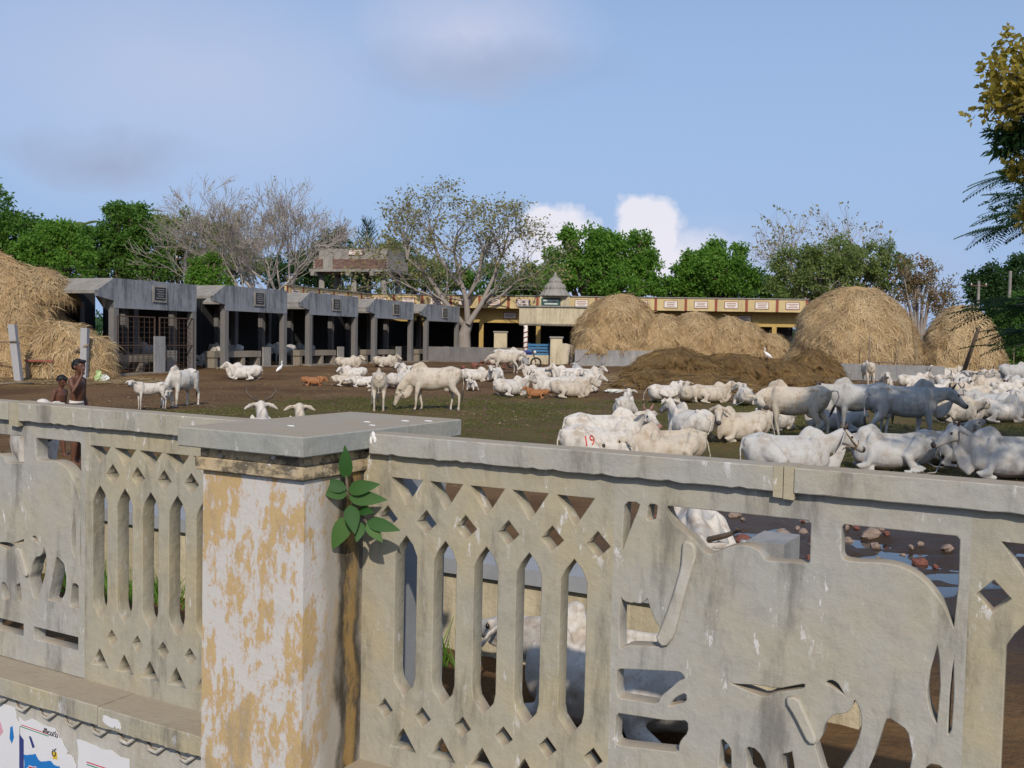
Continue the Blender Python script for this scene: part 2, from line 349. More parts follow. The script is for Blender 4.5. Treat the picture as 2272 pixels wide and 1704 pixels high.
    for s in (-1, 1):
        mb.ball(H(.125, s*.083, .035), (.035, .03, .03)); mb.ball(H(.10, s*.055, -.085), (.09, .03, .05))      # brow, jaw
        e0, e1 = H(-.015, s*.075, .03), H(-.05, s*.30, .03-ear*.30); em = (e0+e1)/2+hs*hf*.0+hs*hu*.02
        mb.tube([e0, e0*.6+em*.4, em, em*.4+e1*.6, e1], [(.018, .022), (.016, .045), (.014, .056), (.013, .042), (.008, .012)], 10, ref=tuple(hu*.75+hf*.65))
    # dewlap: a thin fold from the throat to the brisket
    if not young and pose != 'flat':
        th = H(.10, 0, -.11); br = B(.70, 0, .70+zz) if not lying else B(.70, 0, .66+zz); cen = (nb+mid)/2
        pts = [th*(1-a)+br*a-np.array([0, 0, .05+.05*math.sin(a*math.pi)])*1.0 for a in np.linspace(0, 1, 7)]
        mb.tube(pts, [(.02, .05), (.022, .09), (.024, .115), (.026, .13), (.03, .135), (.035, .125), (.04, .10)], 8, ref=(-math.sin(R(ny)*.4), math.cos(R(ny)*.4), 0))
    # legs
    hooves = []; ll = 1+.05*young
    def limb(P, rad): mb.tube(P, rad, 10)
    th = 1-.25*young
    if not lying:
        for s, k in ((1, 1), (-1, -1)):
            d = .10*step*k
            limb([(.45, s*.13, .95), (.45+.2*d, s*.145, .72), (.47+.6*d, s*.135, .40), (.465+d-.02*abs(step), s*.125, .13), (.475+d, s*.125, .06), (.495+d, s*.125, .0)],
                [(.075*th, .14*th), (.070*th, .105*th), .050*th, .033*th, .040*th, .048*th]); hooves.append((.495+d, s*.125))
            d = -.11*step*k
            limb([(-.56, s*.12, 1.02), (-.50+.2*d, s*.155, .80), (-.53+.4*d, s*.15, .62), (-.68+.8*d, s*.14, .43), (-.645+d, s*.135, .14), (-.635+d, s*.135, .06), (-.61+d, s*.135, .0)],
                [(.10*th, .19*th), (.10*th, .165*th), (.075*th, .105*th), (.040*th, .055*th), .034*th, .042*th, .048*th]); hooves.append((-.61+d, s*.135))
        if young: mb.ball((-.55, 0, .72), (.16, .1, .1))
        else: mb.ball((-.40, 0, .60), (.14, .09, .09))
    else:
        for s in (-1, 1):
            o = 1.0 if s == side else .82
            limb([B(.44, s*.13, .45), B(.42, s*.20, .27), (.52, s*.215*o, .13), (.70, s*.20*o, .09), (.60, s*.19*o, .055), (.44, s*.21*o, .05), (.38, s*.21*o, .045)],
                [(.08*th, .13*th), (.08*th, .10*th), .065*th, .058*th, .042*th, .038*th, .042*th]); hooves.append(None)
            if s == side or leg == 0:
                limb([B(-.56, s*.11, .48), B(-.42, s*.21, .40), (-.20, s*.315*o, .27), (-.30, s*.35*o, .15), (-.52, s*.37*o, .085), (-.36, s*.40*o, .055), (-.20, s*.42*o, .05), (-.12, s*.42*o, .045)],
                    [(.12*th, .17*th), (.12*th, .18*th), (.085*th, .12*th), (.06*th, .09*th), .052*th, .040*th, .038*th, .042*th])
    if leg and lying:                                   # one hind leg stretched out to the side
        s = -side; limb([B(-.56, s*.11, .45), (-.45, s*.28, .30), (-.38, s*.42, .15), (-.5, s*.60, .06), (-.44, s*.82, .045)], [(.12, .17), (.11, .15), .075, .045, .04])
    # tail
    tb = B(-.83, 0, 1.09+zz)
    if tail == 0:
        tp = [tb, tb+(-.05, 0, -.10), tb+(-.07, .01, -.32), tb+(-.05, .015, -.55)] if not lying else [tb, tb+(-.06, .05*side, -.15), tb+(-.07, .14*side, -.38), (-.72, .36*side, .05), (-.5, .45*side, .04)]
    elif tail == 1: tp = [tb, tb+(-.07, .02, .03), tb+(-.17, .03, .02), tb+(-.20, .03, -.10), tb+(-.14, .03, -.22), tb+(-.10, .02, -.30)]
    else: tp = [tb, tb+(-.10, .02, -.05), tb+(-.22, .04, -.25), tb+(-.24, .05, -.5)]
    mb.tube(tp, [.032]+[.020]*(len(tp)-1), 8)
    me = fuse(mb, vox, 5, .5); V = verts(me)
    # coat tint: dusky muzzle bridge, greyer hump and neck, dark fetlocks
    C = np.ones((len(V), 3), np.float32)
    nose = H(.46, 0, -.04); dn = np.linalg.norm(V-nose, axis=1); C *= (1-.45*np.clip(1-(dn-.05)/.09, 0, 1))[:, None]
    attr_col(me, 'coat', C)
    out = {'body': me, 'hoof': [], 'nose': None}
    q = MB(); q.loft([[H(t, w*math.cos(a), o+h*math.sin(a)) for a in np.linspace(0, 2*math.pi, 12, endpoint=False)] for t, w, h, o in ((.425, .062, .05, -.022), (.455, .063, .05, -.022), (.482, .045, .038, -.026), (.492, .02, .018, -.03))]); out['muzzle'] = q.mesh('muzzle', True)
    out['eye'] = []
    for s in (-1, 1):
        q = MB(); q.ball(H(.125, s*.103, .018), .021, 8); out['eye'].append(q.mesh('eye', True))
    out['horn'] = []
    if horn > 0:
        for s in (-1, 1):
            b0 = H(-.045, s*.06, .065); a = hs*horn
            P = [b0, b0+hr*s*a*hornspread*.6+hu*a*.25-hf*a*.12, b0+hr*s*a*hornspread+hu*a*.62-hf*a*.18, b0+hr*s*a*hornspread*.85+hu*a-hf*a*.10]
            q = MB(); q.tube(P, [.027, .024, .016, .004], 8); out['horn'].append(q.mesh('horn', True))
    q = MB(); e = np.array(tp[-1]); f0 = np.array(tp[-2]); dd = (e-f0)/np.linalg.norm(e-f0)
    q.tube([e-dd*.03, e+dd*.06, e+dd*.16, e+dd*.26], [.019, .034, .030, .006], 8); out['tuft'] = q.mesh('tail_tuft', True)
    for h in hooves:
        if h is None: continue
        q = MB(); q.loft([[(h[0]+a*math.cos(t)*1.15+b, h[1]+a*math.sin(t)*.95, z) for t in np.linspace(0, 2*math.pi, 10, endpoint=False)] for a, b, z in ((.055, .012, -.015), (.053, .010, .02), (.043, .0, .065))]); out['hoof'].append(q.mesh('hoof', True))
    out['H'] = H; COW_CACHE[key] = out; return out
def place_cow(label, loc, heading, coat='coat_white', size=1.0, name='cow', cat='cow', group=None, parts=2, pink=False, hornmat='horn', **kw):
    ms = cow_mesh(**kw); lying = kw.get('pose', 'stand') in ('lie', 'flat')
    t = thing(name, label, cat, loc, R(heading), group); k_ = size*(.81 if lying else .86); t.scale = (k_*.88, k_, k_)
    b = put('body', ms['body'], None, t)
    if len(ms['body'].materials) == 0: ms['body'].materials.append(M[coat])
    b.material_slots[0].link = 'OBJECT'; b.material_slots[0].material = M[coat]
    if parts >= 1:
        for h in ms['horn']: put('horn', h, M[hornmat], t)
        mz = put('muzzle', ms['muzzle'], M['muzzle'], t)
        if pink: mz.material_slots[0].link = 'OBJECT'; mz.material_slots[0].material = M['muzzle_pink']
        put('tail_tuft', ms['tuft'], M['tuft'], t)
    if parts >= 2:
        for e in ms['eye']: put('eye', e, M['eye'], t)
        for h in ms['hoof']: put('hoof', h, M['hoof'], t)
    return t
# ------------------------------------------------------------------ more materials
def mk_ground():
    q = NT('trodden_yard_soil', .95, .15); c = q.co()
    soil = q.mix(q.noise(c, 1.3, 6, .6), (.122, .068, .029), (.165, .097, .044)); soil = q.mix(q.ramp(q.noise(c, .35, 4, .6), .42, .62), soil, (.092, .050, .022))
    soil = q.mix(q.ramp(q.noise(c, 5, 6, .7), .55, .72, 0, .7), soil, (.052, .032, .016))
    x = q.sep(q.tc.outputs['Object'])
    # thin grass over the middle of the yard
    gx = q.math('MULTIPLY', q.math('SUBTRACT', x[0], 2.0), 1/13.0); gy = q.math('MULTIPLY', q.math('SUBTRACT', x[1], 22.5), 1/10.5)
    rr = q.math('SQRT', q.math('ADD', q.math('MULTIPLY', gx, gx), q.math('MULTIPLY', gy, gy)))
    gm = q.math('ADD', q.ramp(rr, .55, 1.15, .30, -.25), q.math('SUBTRACT', q.noise(c, .55, 5, .65), .33)); gfac = q.math('MULTIPLY', q.ramp(gm, .10, .42), q.ramp(q.noise(c, 6, 5, .7), .36, .58))
    soil = q.mix(q.math('MULTIPLY', gfac, .8), soil, q.mix(q.noise(c, 2.2, 4), (.066, .074, .016), (.092, .094, .024)))
    # chaff trodden in by the stacks
    hx = q.math('MULTIPLY', q.math('SUBTRACT', x[0], 7.0), 1/7.0); hy = q.math('MULTIPLY', q.math('SUBTRACT', x[1], 40.0), 1/7.0)
    hr = q.math('SQRT', q.math('ADD', q.math('MULTIPLY', hx, hx), q.math('MULTIPLY', hy, hy)))
    lx = q.math('MULTIPLY', q.math('ADD', x[0], 17.0), 1/5.0); ly = q.math('MULTIPLY', q.math('SUBTRACT', x[1], 35.5), 1/4.0); lr = q.math('SQRT', q.math('ADD', q.math('MULTIPLY', lx, lx), q.math('MULTIPLY', ly, ly)))
    ch = q.math('MULTIPLY', q.ramp(q.math('MINIMUM', hr, lr), .6, 1.15, 1, 0), q.ramp(q.noise(c, 3.5, 6, .7), .38, .6)); soil = q.mix(q.math('MULTIPLY', ch, .85), soil, (.30, .20, .085))
    # wet mud behind the wall, where the water stands
    wx = q.math('MULTIPLY', q.math('SUBTRACT', x[0], 3.3), 1/2.6); wy = q.math('MULTIPLY', q.math('SUBTRACT', x[1], 8.6), 1/3.4)
    wr = q.math('SQRT', q.math('ADD', q.math('MULTIPLY', wx, wx), q.math('MULTIPLY', wy, wy))); wet = q.ramp(q.math('ADD', wr, q.math('MULTIPLY', q.noise(c, 1.2, 4), .5)), .9, 1.4, 1, 0)
    soil = q.mix(q.math('MULTIPLY', wet, .8), soil, (.035, .024, .017)); q.col(soil)
    q.L(q.ramp(wet, 0, 1, .95, .45), q.b.inputs['Roughness'])
    q.bump(q.math('ADD', q.noise(c, 9, 6, .7), q.math('MULTIPLY', q.noise(c, 2.5, 4, .6), 2.0)), .7, .05); return q.m
M['ground'] = mk_ground()
M['road'] = simple('asphalt', (.06, .058, .055), .9, .3, 8, .5)
def mk_water():
    q = NT('standing_water', .06, .5); q.col((.02, .022, .02)); q.bump(q.noise(q.co(), 14, 3), .04, .01); return q.m
M['water'] = mk_water()
def mk_straw(name, a, b, dark, sc=1.0):
    q = NT(name, .9, .15); c = q.co('Object', (1, 1, .35)); k = q.mix(q.noise(c, 2.0*sc, 6, .65), a, b)
    k = q.mix(q.ramp(q.noise(c, 7*sc, 6, .75), .56, .72, 0, .8), k, dark); k = q.mix(q.ramp(q.noise(q.co('Object', (1, 1, .15)), 30*sc, 3, .7), .5, .75, 0, .6), k, [min(1, x*1.35) for x in a])
    q.col(k); q.bump(q.math('ADD', q.noise(q.co('Object', (1, 1, .2)), 26*sc, 4, .7), q.math('MULTIPLY', q.noise(c, 4*sc, 4), 2.0)), .9, .08); return q.m
M['straw'] = mk_straw('rice_straw', (.43, .305, .165), (.36, .245, .125), (.22, .14, .065))
M['dung'] = mk_straw('dung_and_straw', (.15, .092, .042), (.19, .12, .05), (.06, .038, .018))
def mk_strand(name, a, b):
    q = NT(name, .8, .2); q.col(q.mix(q.sep(q.attr('tint'))[0], a, b)); return q.m
M['strand'] = mk_strand('loose_straw', (.33, .22, .105), (.54, .41, .235))
M['strand_dark'] = mk_strand('damp_straw', (.10, .062, .026), (.27, .175, .07))
def mk_leaf(name, a, b, trans=.45):
    q = NT(name, .6, .25); k = q.mix(q.sep(q.attr('tint'))[0], a, b); q.col(k)
    t = q.n('ShaderNodeBsdfTranslucent'); q.L(q.mix(.5, k, [min(1, x*1.6) for x in b]), t.inputs['Color']); mx = q.n('ShaderNodeMixShader'); mx.inputs[0].default_value = trans
    q.L(q.b.outputs[0], mx.inputs[1]); q.L(t.outputs[0], mx.inputs[2]); q.L(mx.outputs[0], q.o.inputs['Surface']); return q.m
M['leaf_green'] = mk_leaf('neem_leaf', (.052, .13, .020), (.125, .24, .040))
M['leaf_bright'] = mk_leaf('bright_leaf', (.065, .165, .018), (.165, .31, .045))
M['leaf_dark'] = mk_leaf('dark_leaf', (.022, .06, .020), (.058, .12, .034))
M['leaf_olive'] = mk_leaf('olive_leaf', (.10, .155, .036), (.22, .27, .085))
M['leaf_sparse'] = mk_leaf('dry_green_leaf', (.15, .175, .045), (.34, .29, .13))
M['leaf_yellow'] = mk_leaf('yellow_leaf', (.22, .19, .03), (.42, .34, .07))
M['leaf_red'] = mk_leaf('russet_leaf', (.28, .12, .075), (.19, .20, .07))
M['leaf_ficus'] = mk_leaf('fig_leaf', (.024, .085, .018), (.065, .14, .032), .2)
M['grass'] = mk_leaf('grass_blade', (.055, .075, .015), (.16, .165, .045))
def mk_bark(name, a, b):
    q = NT(name, .95, .15); c = q.co('Object', (1, 1, .3)); q.col(q.mix(q.noise(c, 6, 6, .7), a, b)); q.bump(q.noise(c, 14, 5, .7), .8, .05); return q.m
M['bark'] = mk_bark('brown_bark', (.10, .072, .05), (.21, .165, .125))
M['bark_pale'] = mk_bark('pale_bark', (.36, .31, .27), (.50, .45, .40))
M['bark_grey'] = mk_bark('grey_bark', (.19, .165, .145), (.36, .32, .285))
def mk_conc(name, a, b, dark=(.05, .055, .065), streak=.8, white=0.0, amt=.7):
    q = NT(name, .9, .2); c = q.co(); v = q.co('Object', (1, 1, .10)); k = q.mix(q.noise(c, 1.6, 5, .6), a, b)
    blot = q.ramp(q.noise(q.co('Object', (1, 1, .55)), 1.1, 6, .7), .40, .62); k = q.mix(q.math('MULTIPLY', q.math('ADD', q.math('MULTIPLY', blot, .75), .25), q.ramp(q.noise(v, 5.5, 8, .8, .4), .38, .58, 0, streak*amt)), k, dark); k = q.mix(q.math('MULTIPLY', blot, streak*amt*.35), k, [x*.6 for x in a])
    if white: k = q.mix(q.math('MULTIPLY', q.ramp(q.noise(c, .9, 4, .6), .45, .6), q.ramp(q.noise(v, 12.0, 6, .8), .58, .66, 0, white)), k, (.52, .53, .55))
    k = q.mix(q.ramp(q.noise(c, 11, 5, .7), .55, .75, 0, .4), k, [x*.6 for x in a]); q.col(k); q.bump(q.noise(c, 22, 5, .65), .3, .03); return q.m
M['shed'] = mk_conc('stained_shed_concrete', (.235, .255, .285), (.30, .31, .32), dark=(.035, .04, .05), white=.6, amt=1.0)
M['shed_roof'] = mk_conc('shed_roof_concrete', (.24, .225, .20), (.29, .265, .23), streak=.5)
M['post'] = mk_conc('dirty_post_concrete', (.19, .195, .205), (.175, .145, .115), white=.3, amt=.5)
M['conc'] = mk_conc('raw_concrete', (.27, .255, .23), (.33, .31, .27), streak=.6, white=.2)
M['conc_low'] = mk_conc('grey_wall_concrete', (.27, .275, .28), (.33, .315, .29), streak=.5, white=.4)
M['dark_in'] = simple('shade_dark_wall', (.03, .03, .03), .95, .3, 3)  # near-black: interior shade of sheds and arcade put into the wall colour
M['trough'] = mk_conc('trough_cement', (.26, .215, .165), (.31, .27, .215), streak=.5)
M['yellow'] = mk_conc('yellow_wash', (.56, .43, .20), (.60, .48, .26), dark=(.25, .22, .17), streak=.55)
M['yellow_deep'] = mk_conc('deep_yellow_wash', (.47, .32, .10), (.52, .37, .14), dark=(.2, .15, .08), streak=.4)
M['cream'] = mk_conc('cream_wash', (.55, .47, .31), (.60, .53, .38), dark=(.10, .09, .07), streak=.7)
M['cream_white'] = mk_conc('dirty_white_wash', (.62, .58, .50), (.56, .48, .34), dark=(.14, .12, .09), streak=.5)
M['redpaint'] = simple('red_oxide_paint', (.26, .075, .05), .85, .25, 5)
M['signwhite'] = simple('white_sign_paint', (.66, .63, .57), .7, .08, 6)
M['black_stone'] = simple('black_granite', (.018, .019, .022), .35, .3, 20, 0, spec=.5)
M['letter'] = simple('engraved_letters', (.20, .20, .20), .8, .1, 20, 0)
M['letter_red'] = simple('red_lettering', (.30, .10, .07), .8, .1, 20, 0)
M['letter_white'] = simple('white_lettering', (.62, .66, .62), .8, .1, 20, 0)
M['board_green'] = simple('green_board', (.035, .075, .065), .6, .15, 8, 0)
M['steel'] = simple('rusty_steel', (.085, .055, .04), .8, .4, 20, .1)
M['steel_light'] = simple('galvanised_sheet', (.34, .34, .33), .5, .25, 8, .1, metal=.4)
M['bluepaint'] = simple('blue_paint', (.045, .15, .29), .6, .3, 8)
M['wood'] = simple('weathered_wood', (.20, .155, .11), .9, .4, 12, .3)
M['granite_post'] = simple('speckled_granite', (.33, .33, .34), .9, .35, 40, .5)
def mk_brick():
    q = NT('weathered_brick', .9, .2); q.col(q.mix(q.rand(), (.14, .08, .065), (.23, .14, .11))); q.bump(q.noise(q.co(), 30, 4), .4, .01); return q.m
M['brick'] = mk_brick()
M['mortar'] = simple('lime_mortar', (.33, .29, .25), .95, .2, 10, .4)
M['rock'] = simple('rubble_stone', (.27, .20, .16), .95, .35, 8, .6, .03)
M['red_rock'] = simple('broken_brick', (.19, .075, .055), .95, .35, 8, .6, .03)
M['skin'] = simple('brown_skin', (.115, .050, .030), .5, .15, 9, .05, .004, spec=.35)
M['hair'] = simple('black_hair', (.010, .009, .009), .45, .4, 60, .5, .006, spec=.4)
M['shorts'] = simple('white_cotton', (.60, .58, .53), .9, .12, 14, .4, .01)
M['cloth_dark'] = simple('brown_cotton', (.10, .055, .045), .9, .15, 14, .3, .01)
M['feather'] = simple('white_feathers', (.75, .74, .72), .8, .06, 25)
M['beak'] = simple('yellow_beak', (.45, .28, .05), .6, .1, 20, 0)
M['black'] = simple('black_rubber', (.02, .02, .02), .6, .3, 20, 0)
M['paper'] = simple('poster_paper', (.62, .62, .63), .85, .07, 4, .15, .004)
M['p_blue'] = simple('blue_ink', (.015, .16, .45), .8, .1, 6, 0)
M['p_navy'] = simple('navy_ink', (.035, .045, .17), .8, .1, 6, 0)
M['p_red'] = simple('red_ink', (.50, .035, .07), .8, .1, 6, 0)
M['p_pink'] = simple('pink_ink', (.58, .30, .36), .8, .1, 6, 0)
M['p_green'] = simple('green_ink', (.04, .24, .13), .8, .1, 6, 0)
M['p_yellow'] = simple('yellow_ink', (.58, .42, .03), .8, .1, 6, 0)
M['p_black'] = simple('black_ink', (.04, .035, .05), .8, .1, 6, 0)
M['clod'] = simple('dried_dung', (.085, .058, .034), .95, .35, 30, .3)
M['plastic'] = simple('white_plastic', (.6, .62, .58), .5, .1, 10)
M['plastic_green'] = simple('green_print', (.36, .46, .22), .5, .15, 10)

# ------------------------------------------------------------------ value noise for shapes
class VN:
    def __init__(s, seed, n=64): s.g = np.random.default_rng(seed).random((n, n)); s.n = n
    def __call__(s, x, y):
        x = np.asarray(x, float); y = np.asarray(y, float); xi = np.floor(x).astype(int); yi = np.floor(y).astype(int); fx = x-xi; fy = y-yi
        fx = fx*fx*(3-2*fx); fy = fy*fy*(3-2*fy); g = lambda i, j: s.g[i % s.n, j % s.n]
        return (g(xi, yi)*(1-fx)+g(xi+1, yi)*fx)*(1-fy)+(g(xi, yi+1)*(1-fx)+g(xi+1, yi+1)*fx)*fy-.5
    def fbm(s, x, y, o=4): return sum(s(x*2**i+i*7.3, y*2**i+i*3.1)*.5**i for i in range(o))
vn = VN(3); vn2 = VN(11)

# ------------------------------------------------------------------ the wall's own frame: s along it (towards the right), p through it (away), z down from the pillar cap
WP0 = Vector((-.67075, 3.20614, 1.52)); WE = Vector((.876026, -.482264, 0)); WN = Vector((.482264, .876026, 0)); WSL = -.00884
WALL_RZ = math.atan2(WE.y, WE.x)
def WP(s, p, z): return WP0+WE*s+WN*p+Vector((0, 0, z+WSL*s))
WALL_M = Matrix.Translation(WP0) @ Matrix(((WE.x, WN.x, 0, 0), (WE.y, WN.y, 0, 0), (WSL, 0, 1, 0), (0, 0, 0, 1)))

# ------------------------------------------------------------------ ground
PUD = (3.3, 8.2)
def relief(X, Y):
    Z = .034*vn.fbm(X*.9, Y*.9, 4)+.034*vn2.fbm(X*3.4, Y*3.4, 3)
    w = np.clip(1.25-np.sqrt(((X-PUD[0])/2.4)**2+((Y-PUD[1])/3.0)**2), 0, 1); Z = Z*(1-.3*w)+w*(.085*vn2.fbm(X*2.1+9, Y*2.9, 4)-.030)
    t = np.clip((Y-27)/20.0, 0, 1); Z = Z+.32*t*t*(3-2*t)
    d = (X-WP0.x)*WN.x+(Y-WP0.y)*WN.y                         # the street side lies lower than the yard
    k = np.clip((.52-d)/.1, 0, 1); return Z*(1-k)+k*(-.30)
def build_ground():
    xs = np.concatenate([[-2500, -900, -350, -150, -80], np.linspace(-46, -8, 90), np.linspace(-7.8, 9.8, 190), np.linspace(10, 46, 85), [80, 150, 350, 900, 2500]])
    ys = np.concatenate([[-900, -300, -80, -25, -10], np.linspace(-4, 13, 190), np.linspace(13.1, 50, 230), np.linspace(50.5, 100, 70), [140, 240, 500, 1200, 3500]])
    X, Y = np.meshgrid(xs, ys); Z = relief(X, Y); V = np.stack([X, Y, Z], -1).reshape(-1, 3); nx = len(xs)
    i = np.arange(len(ys)-1)[:, None]*nx+np.arange(nx-1)[None]; F = np.stack([i, i+1, i+nx+1, i+nx], -1).reshape(-1, 4)
    tag(put('ground', mesh_np('ground', V, F, True), M['ground']), kind='structure')
    b = MB(); b.add([WP(s, p, 0)*1 for s, p in ((-40, .30), (-40, -9), (30, -9), (30, .30))], [(0, 1, 2, 3)])
    b.v = [(x, y, -.29) for x, y, z in b.v]; tag(b.build('road', M['road']), kind='structure')
    b = MB(); b.add([(PUD[0]+2.6*math.cos(a), PUD[1]+3.2*math.sin(a), -.040) for a in np.linspace(0, 2*math.pi, 24, endpoint=False)], [tuple(range(24))]); tag(b.build('water', M['water']), kind='structure')
build_ground()
def gz(x, y): return float(relief(np.array(x), np.array(y)))

# ------------------------------------------------------------------ the street wall with cast cattle panels
def plate(outer, holes, t, bev=.003):
    """flat cast panel with openings: outline in (s, z), thickness along p starting at p=0"""
    cu = bpy.data.curves.new('c', 'CURVE'); cu.dimensions = '2D'; cu.fill_mode = 'BOTH'; cu.extrude = t/2-bev; cu.bevel_depth = bev; cu.bevel_resolution = 1; cu.offset = 0.0
    for pts in [outer]+holes:
        sp = cu.splines.new('POLY'); sp.points.add(len(pts)-1); sp.use_cyclic_u = True
        for q, (x, y) in zip(sp.points, pts): q.co = (x, y, 0, 1)
    o = bpy.data.objects.new('tmp', cu); COL.objects.link(o); dg = bpy.context.evaluated_depsgraph_get()
    me = bpy.data.meshes.new_from_object(o.evaluated_get(dg)); bpy.data.objects.remove(o); bpy.data.curves.remove(cu)
    V = verts(me).copy(); W = np.stack([V[:, 0], t/2-V[:, 2], V[:, 1]], -1); me.vertices.foreach_set('co', W.astype(np.float32).ravel()); me.flip_normals(); me.update(); me.materials.clear(); return me
def smooth_poly(pts, it=2):
    """corner rounding for traced outlines; sharp corners stay nearly sharp"""
    for _ in range(it):
        q = []; n = len(pts)
        for i in range(n):
            a, b = np.array(pts[i]), np.array(pts[(i+1) % n]); L = np.linalg.norm(b-a); k = .25 if L < .06 else min(.25, .009/L); q += [tuple(a+(b-a)*k), tuple(b+(a-b)*k)]
        pts = q
    return pts
P_ = lambda t: [tuple(map(float, q.split(','))) for q in t.split(';')]
COW_HOLES = [P_(t) for t in (
    '0.960,-0.161;1.018,-0.161;1.011,-0.188;0.998,-0.219;0.987,-0.249;0.972,-0.289;0.963,-0.319;0.957,-0.325;0.956,-0.281;0.958,-0.217',
    '1.039,-0.161;1.074,-0.161;1.073,-0.181;1.069,-0.215;1.031,-0.219;1.038,-0.188',
    '1.096,-0.161;1.533,-0.161;1.535,-0.288;1.513,-0.290;1.459,-0.294;1.407,-0.296;1.399,-0.288;1.382,-0.265;1.348,-0.257;1.308,-0.265;1.274,-0.282;1.245,-0.300;1.216,-0.292;1.191,-0.261;1.158,-0.242;1.124,-0.219;1.105,-0.195',
    '1.613,-0.161;1.920,-0.161;1.922,-0.283;1.915,-0.420;1.898,-0.384;1.872,-0.337;1.833,-0.293;1.784,-0.266;1.734,-0.260;1.664,-0.267;1.623,-0.267;1.613,-0.252',
    '1.874,-0.451;1.883,-0.496;1.888,-0.573;1.884,-0.686;1.862,-0.654;1.850,-0.601;1.855,-0.537',
    '1.917,-0.469;1.922,-0.592;1.920,-0.692;1.906,-0.707;1.906,-0.595;1.910,-0.517',
    '1.304,-0.671;1.398,-0.659;1.454,-0.659;1.534,-0.628;1.532,-0.649;1.449,-0.676;1.419,-0.698;1.353,-0.685',
    '1.600,-0.604;1.621,-0.610;1.634,-0.629;1.648,-0.651;1.614,-0.633;1.579,-0.620',
    '1.666,-0.644;1.685,-0.672;1.693,-0.714;1.683,-0.770;1.666,-0.812;1.642,-0.861;1.630,-0.893;1.592,-0.893;1.561,-0.803;1.581,-0.776;1.583,-0.743;1.611,-0.701;1.642,-0.695;1.659,-0.677',
    '1.755,-0.679;1.810,-0.707;1.826,-0.770;1.818,-0.840;1.780,-0.890;1.690,-0.890;1.722,-0.800;1.744,-0.708',
    '1.858,-0.785;1.905,-0.785;1.908,-0.900;1.840,-0.895;1.850,-0.840',
    '1.289,-0.835;1.325,-0.862;1.330,-0.936;1.284,-0.947;1.285,-0.888', '1.365,-0.847;1.404,-0.850;1.434,-0.900;1.430,-0.93;1.373,-0.935', '1.470,-0.849;1.503,-0.833;1.520,-0.92;1.480,-0.925',
    '0.958,-0.455;0.969,-0.475;0.997,-0.477;1.001,-0.473;1.022,-0.476;1.042,-0.461;1.046,-0.448;1.055,-0.474;1.071,-0.513;1.097,-0.547;1.085,-0.573;1.084,-0.594;1.103,-0.603;0.984,-0.617;0.957,-0.637;0.953,-0.544',
    '0.954,-0.691;1.154,-0.664;1.169,-0.669;1.178,-0.685;1.155,-0.699;1.129,-0.729;1.104,-0.752;1.091,-0.783;0.959,-0.789;0.950,-0.767;0.949,-0.716',
    '1.181,-0.724;1.186,-0.756;1.120,-0.786;1.135,-0.756;1.156,-0.737',
    '0.952,-0.832;1.106,-0.823;1.127,-0.821;1.189,-0.808;1.193,-0.847;1.170,-0.877;1.164,-0.896;1.166,-0.916;1.108,-0.924;0.974,-0.939;0.949,-0.935;0.949,-0.882',
    '0.98,-1.02;1.22,-1.02;1.22,-1.082;0.98,-1.082', '1.285,-1.02;1.53,-1.02;1.53,-1.082;1.285,-1.082', '1.598,-1.02;1.905,-1.02;1.905,-1.084;1.598,-1.084')]
COW_COLLAR = P_('1.086,-0.573;1.110,-0.594;1.135,-0.554;1.171,-0.391;1.195,-0.307;1.191,-0.272;1.164,-0.264;1.160,-0.346;1.130,-0.456;1.096,-0.556')
CALF_COLLAR = P_('1.482,-0.686;1.509,-0.675;1.531,-0.715;1.557,-0.765;1.566,-0.791;1.550,-0.794;1.533,-0.765;1.510,-0.725')
PT = .062
def lattice_holes(s0, pitch, dz, n=5, first=True):
    hs = []
    for k in range(n):
        c = s0+pitch*k; w = .049
        hs.append([(c, -.362+dz), (c+w*.62, -.395+dz), (c+w, -.435+dz), (c+w, -.86+dz), (c+w*.85, -.895+dz), (c, -.945+dz), (c-w*.85, -.895+dz), (c-w, -.86+dz), (c-w, -.435+dz), (c-w*.62, -.40+dz)])
        hs.append([(c-.074, -.162), (c+.070, -.162), (c+.006, -.259+dz*.6), (c-.006, -.259+dz*.6)])
        hs.append([(c, -1.05+dz*.4), (c+.062, -1.135+dz*.4), (c-.062, -1.135+dz*.4)])
    for k in range(0 if first else 1, n+1):
        c = s0+pitch*(k-.5); j = .0025*math.sin(k*2.3)
        if k < n or first:
            hs.append([(c+j, -.264+dz), (c+.046, -.311+dz), (c, -.357+dz), (c-.046, -.311+dz)])
        hs.append([(c-j, -.960+dz*.5), (c+.038, -1.0+dz*.5), (c, -1.039+dz*.5), (c-.038, -1.0+dz*.5)])
    return hs
def wall_obj(name, me, mat, parent, off, s=0.0, z=0.0):
    o = put(name, me, mat, parent); o.matrix_local = Matrix.Translation((s, off, z)); return o
def wall_root(name, label):
    t = tag(empty(name), label, 'wall', None, 'thing'); t.matrix_world = WALL_M; return t
def cow_panel(root, ds, dz):
    o = wall_obj('cattle_panel', plate([(.93, -.086), (1.945, -.086), (1.945, -1.19-dz), (.93, -1.19-dz)], [smooth_poly(h, 1) if len(h) > 4 else h for h in COW_HOLES], PT), M['plaster_grey'], root, .3816, ds, dz)
    for nm, c in (('collar', COW_COLLAR), ('calf_collar', CALF_COLLAR)): k = put(nm, plate(smooth_poly(c, 1), [], .03, .006), M['collar_paint'], o); k.location = (0, -.014, 0)
    return o
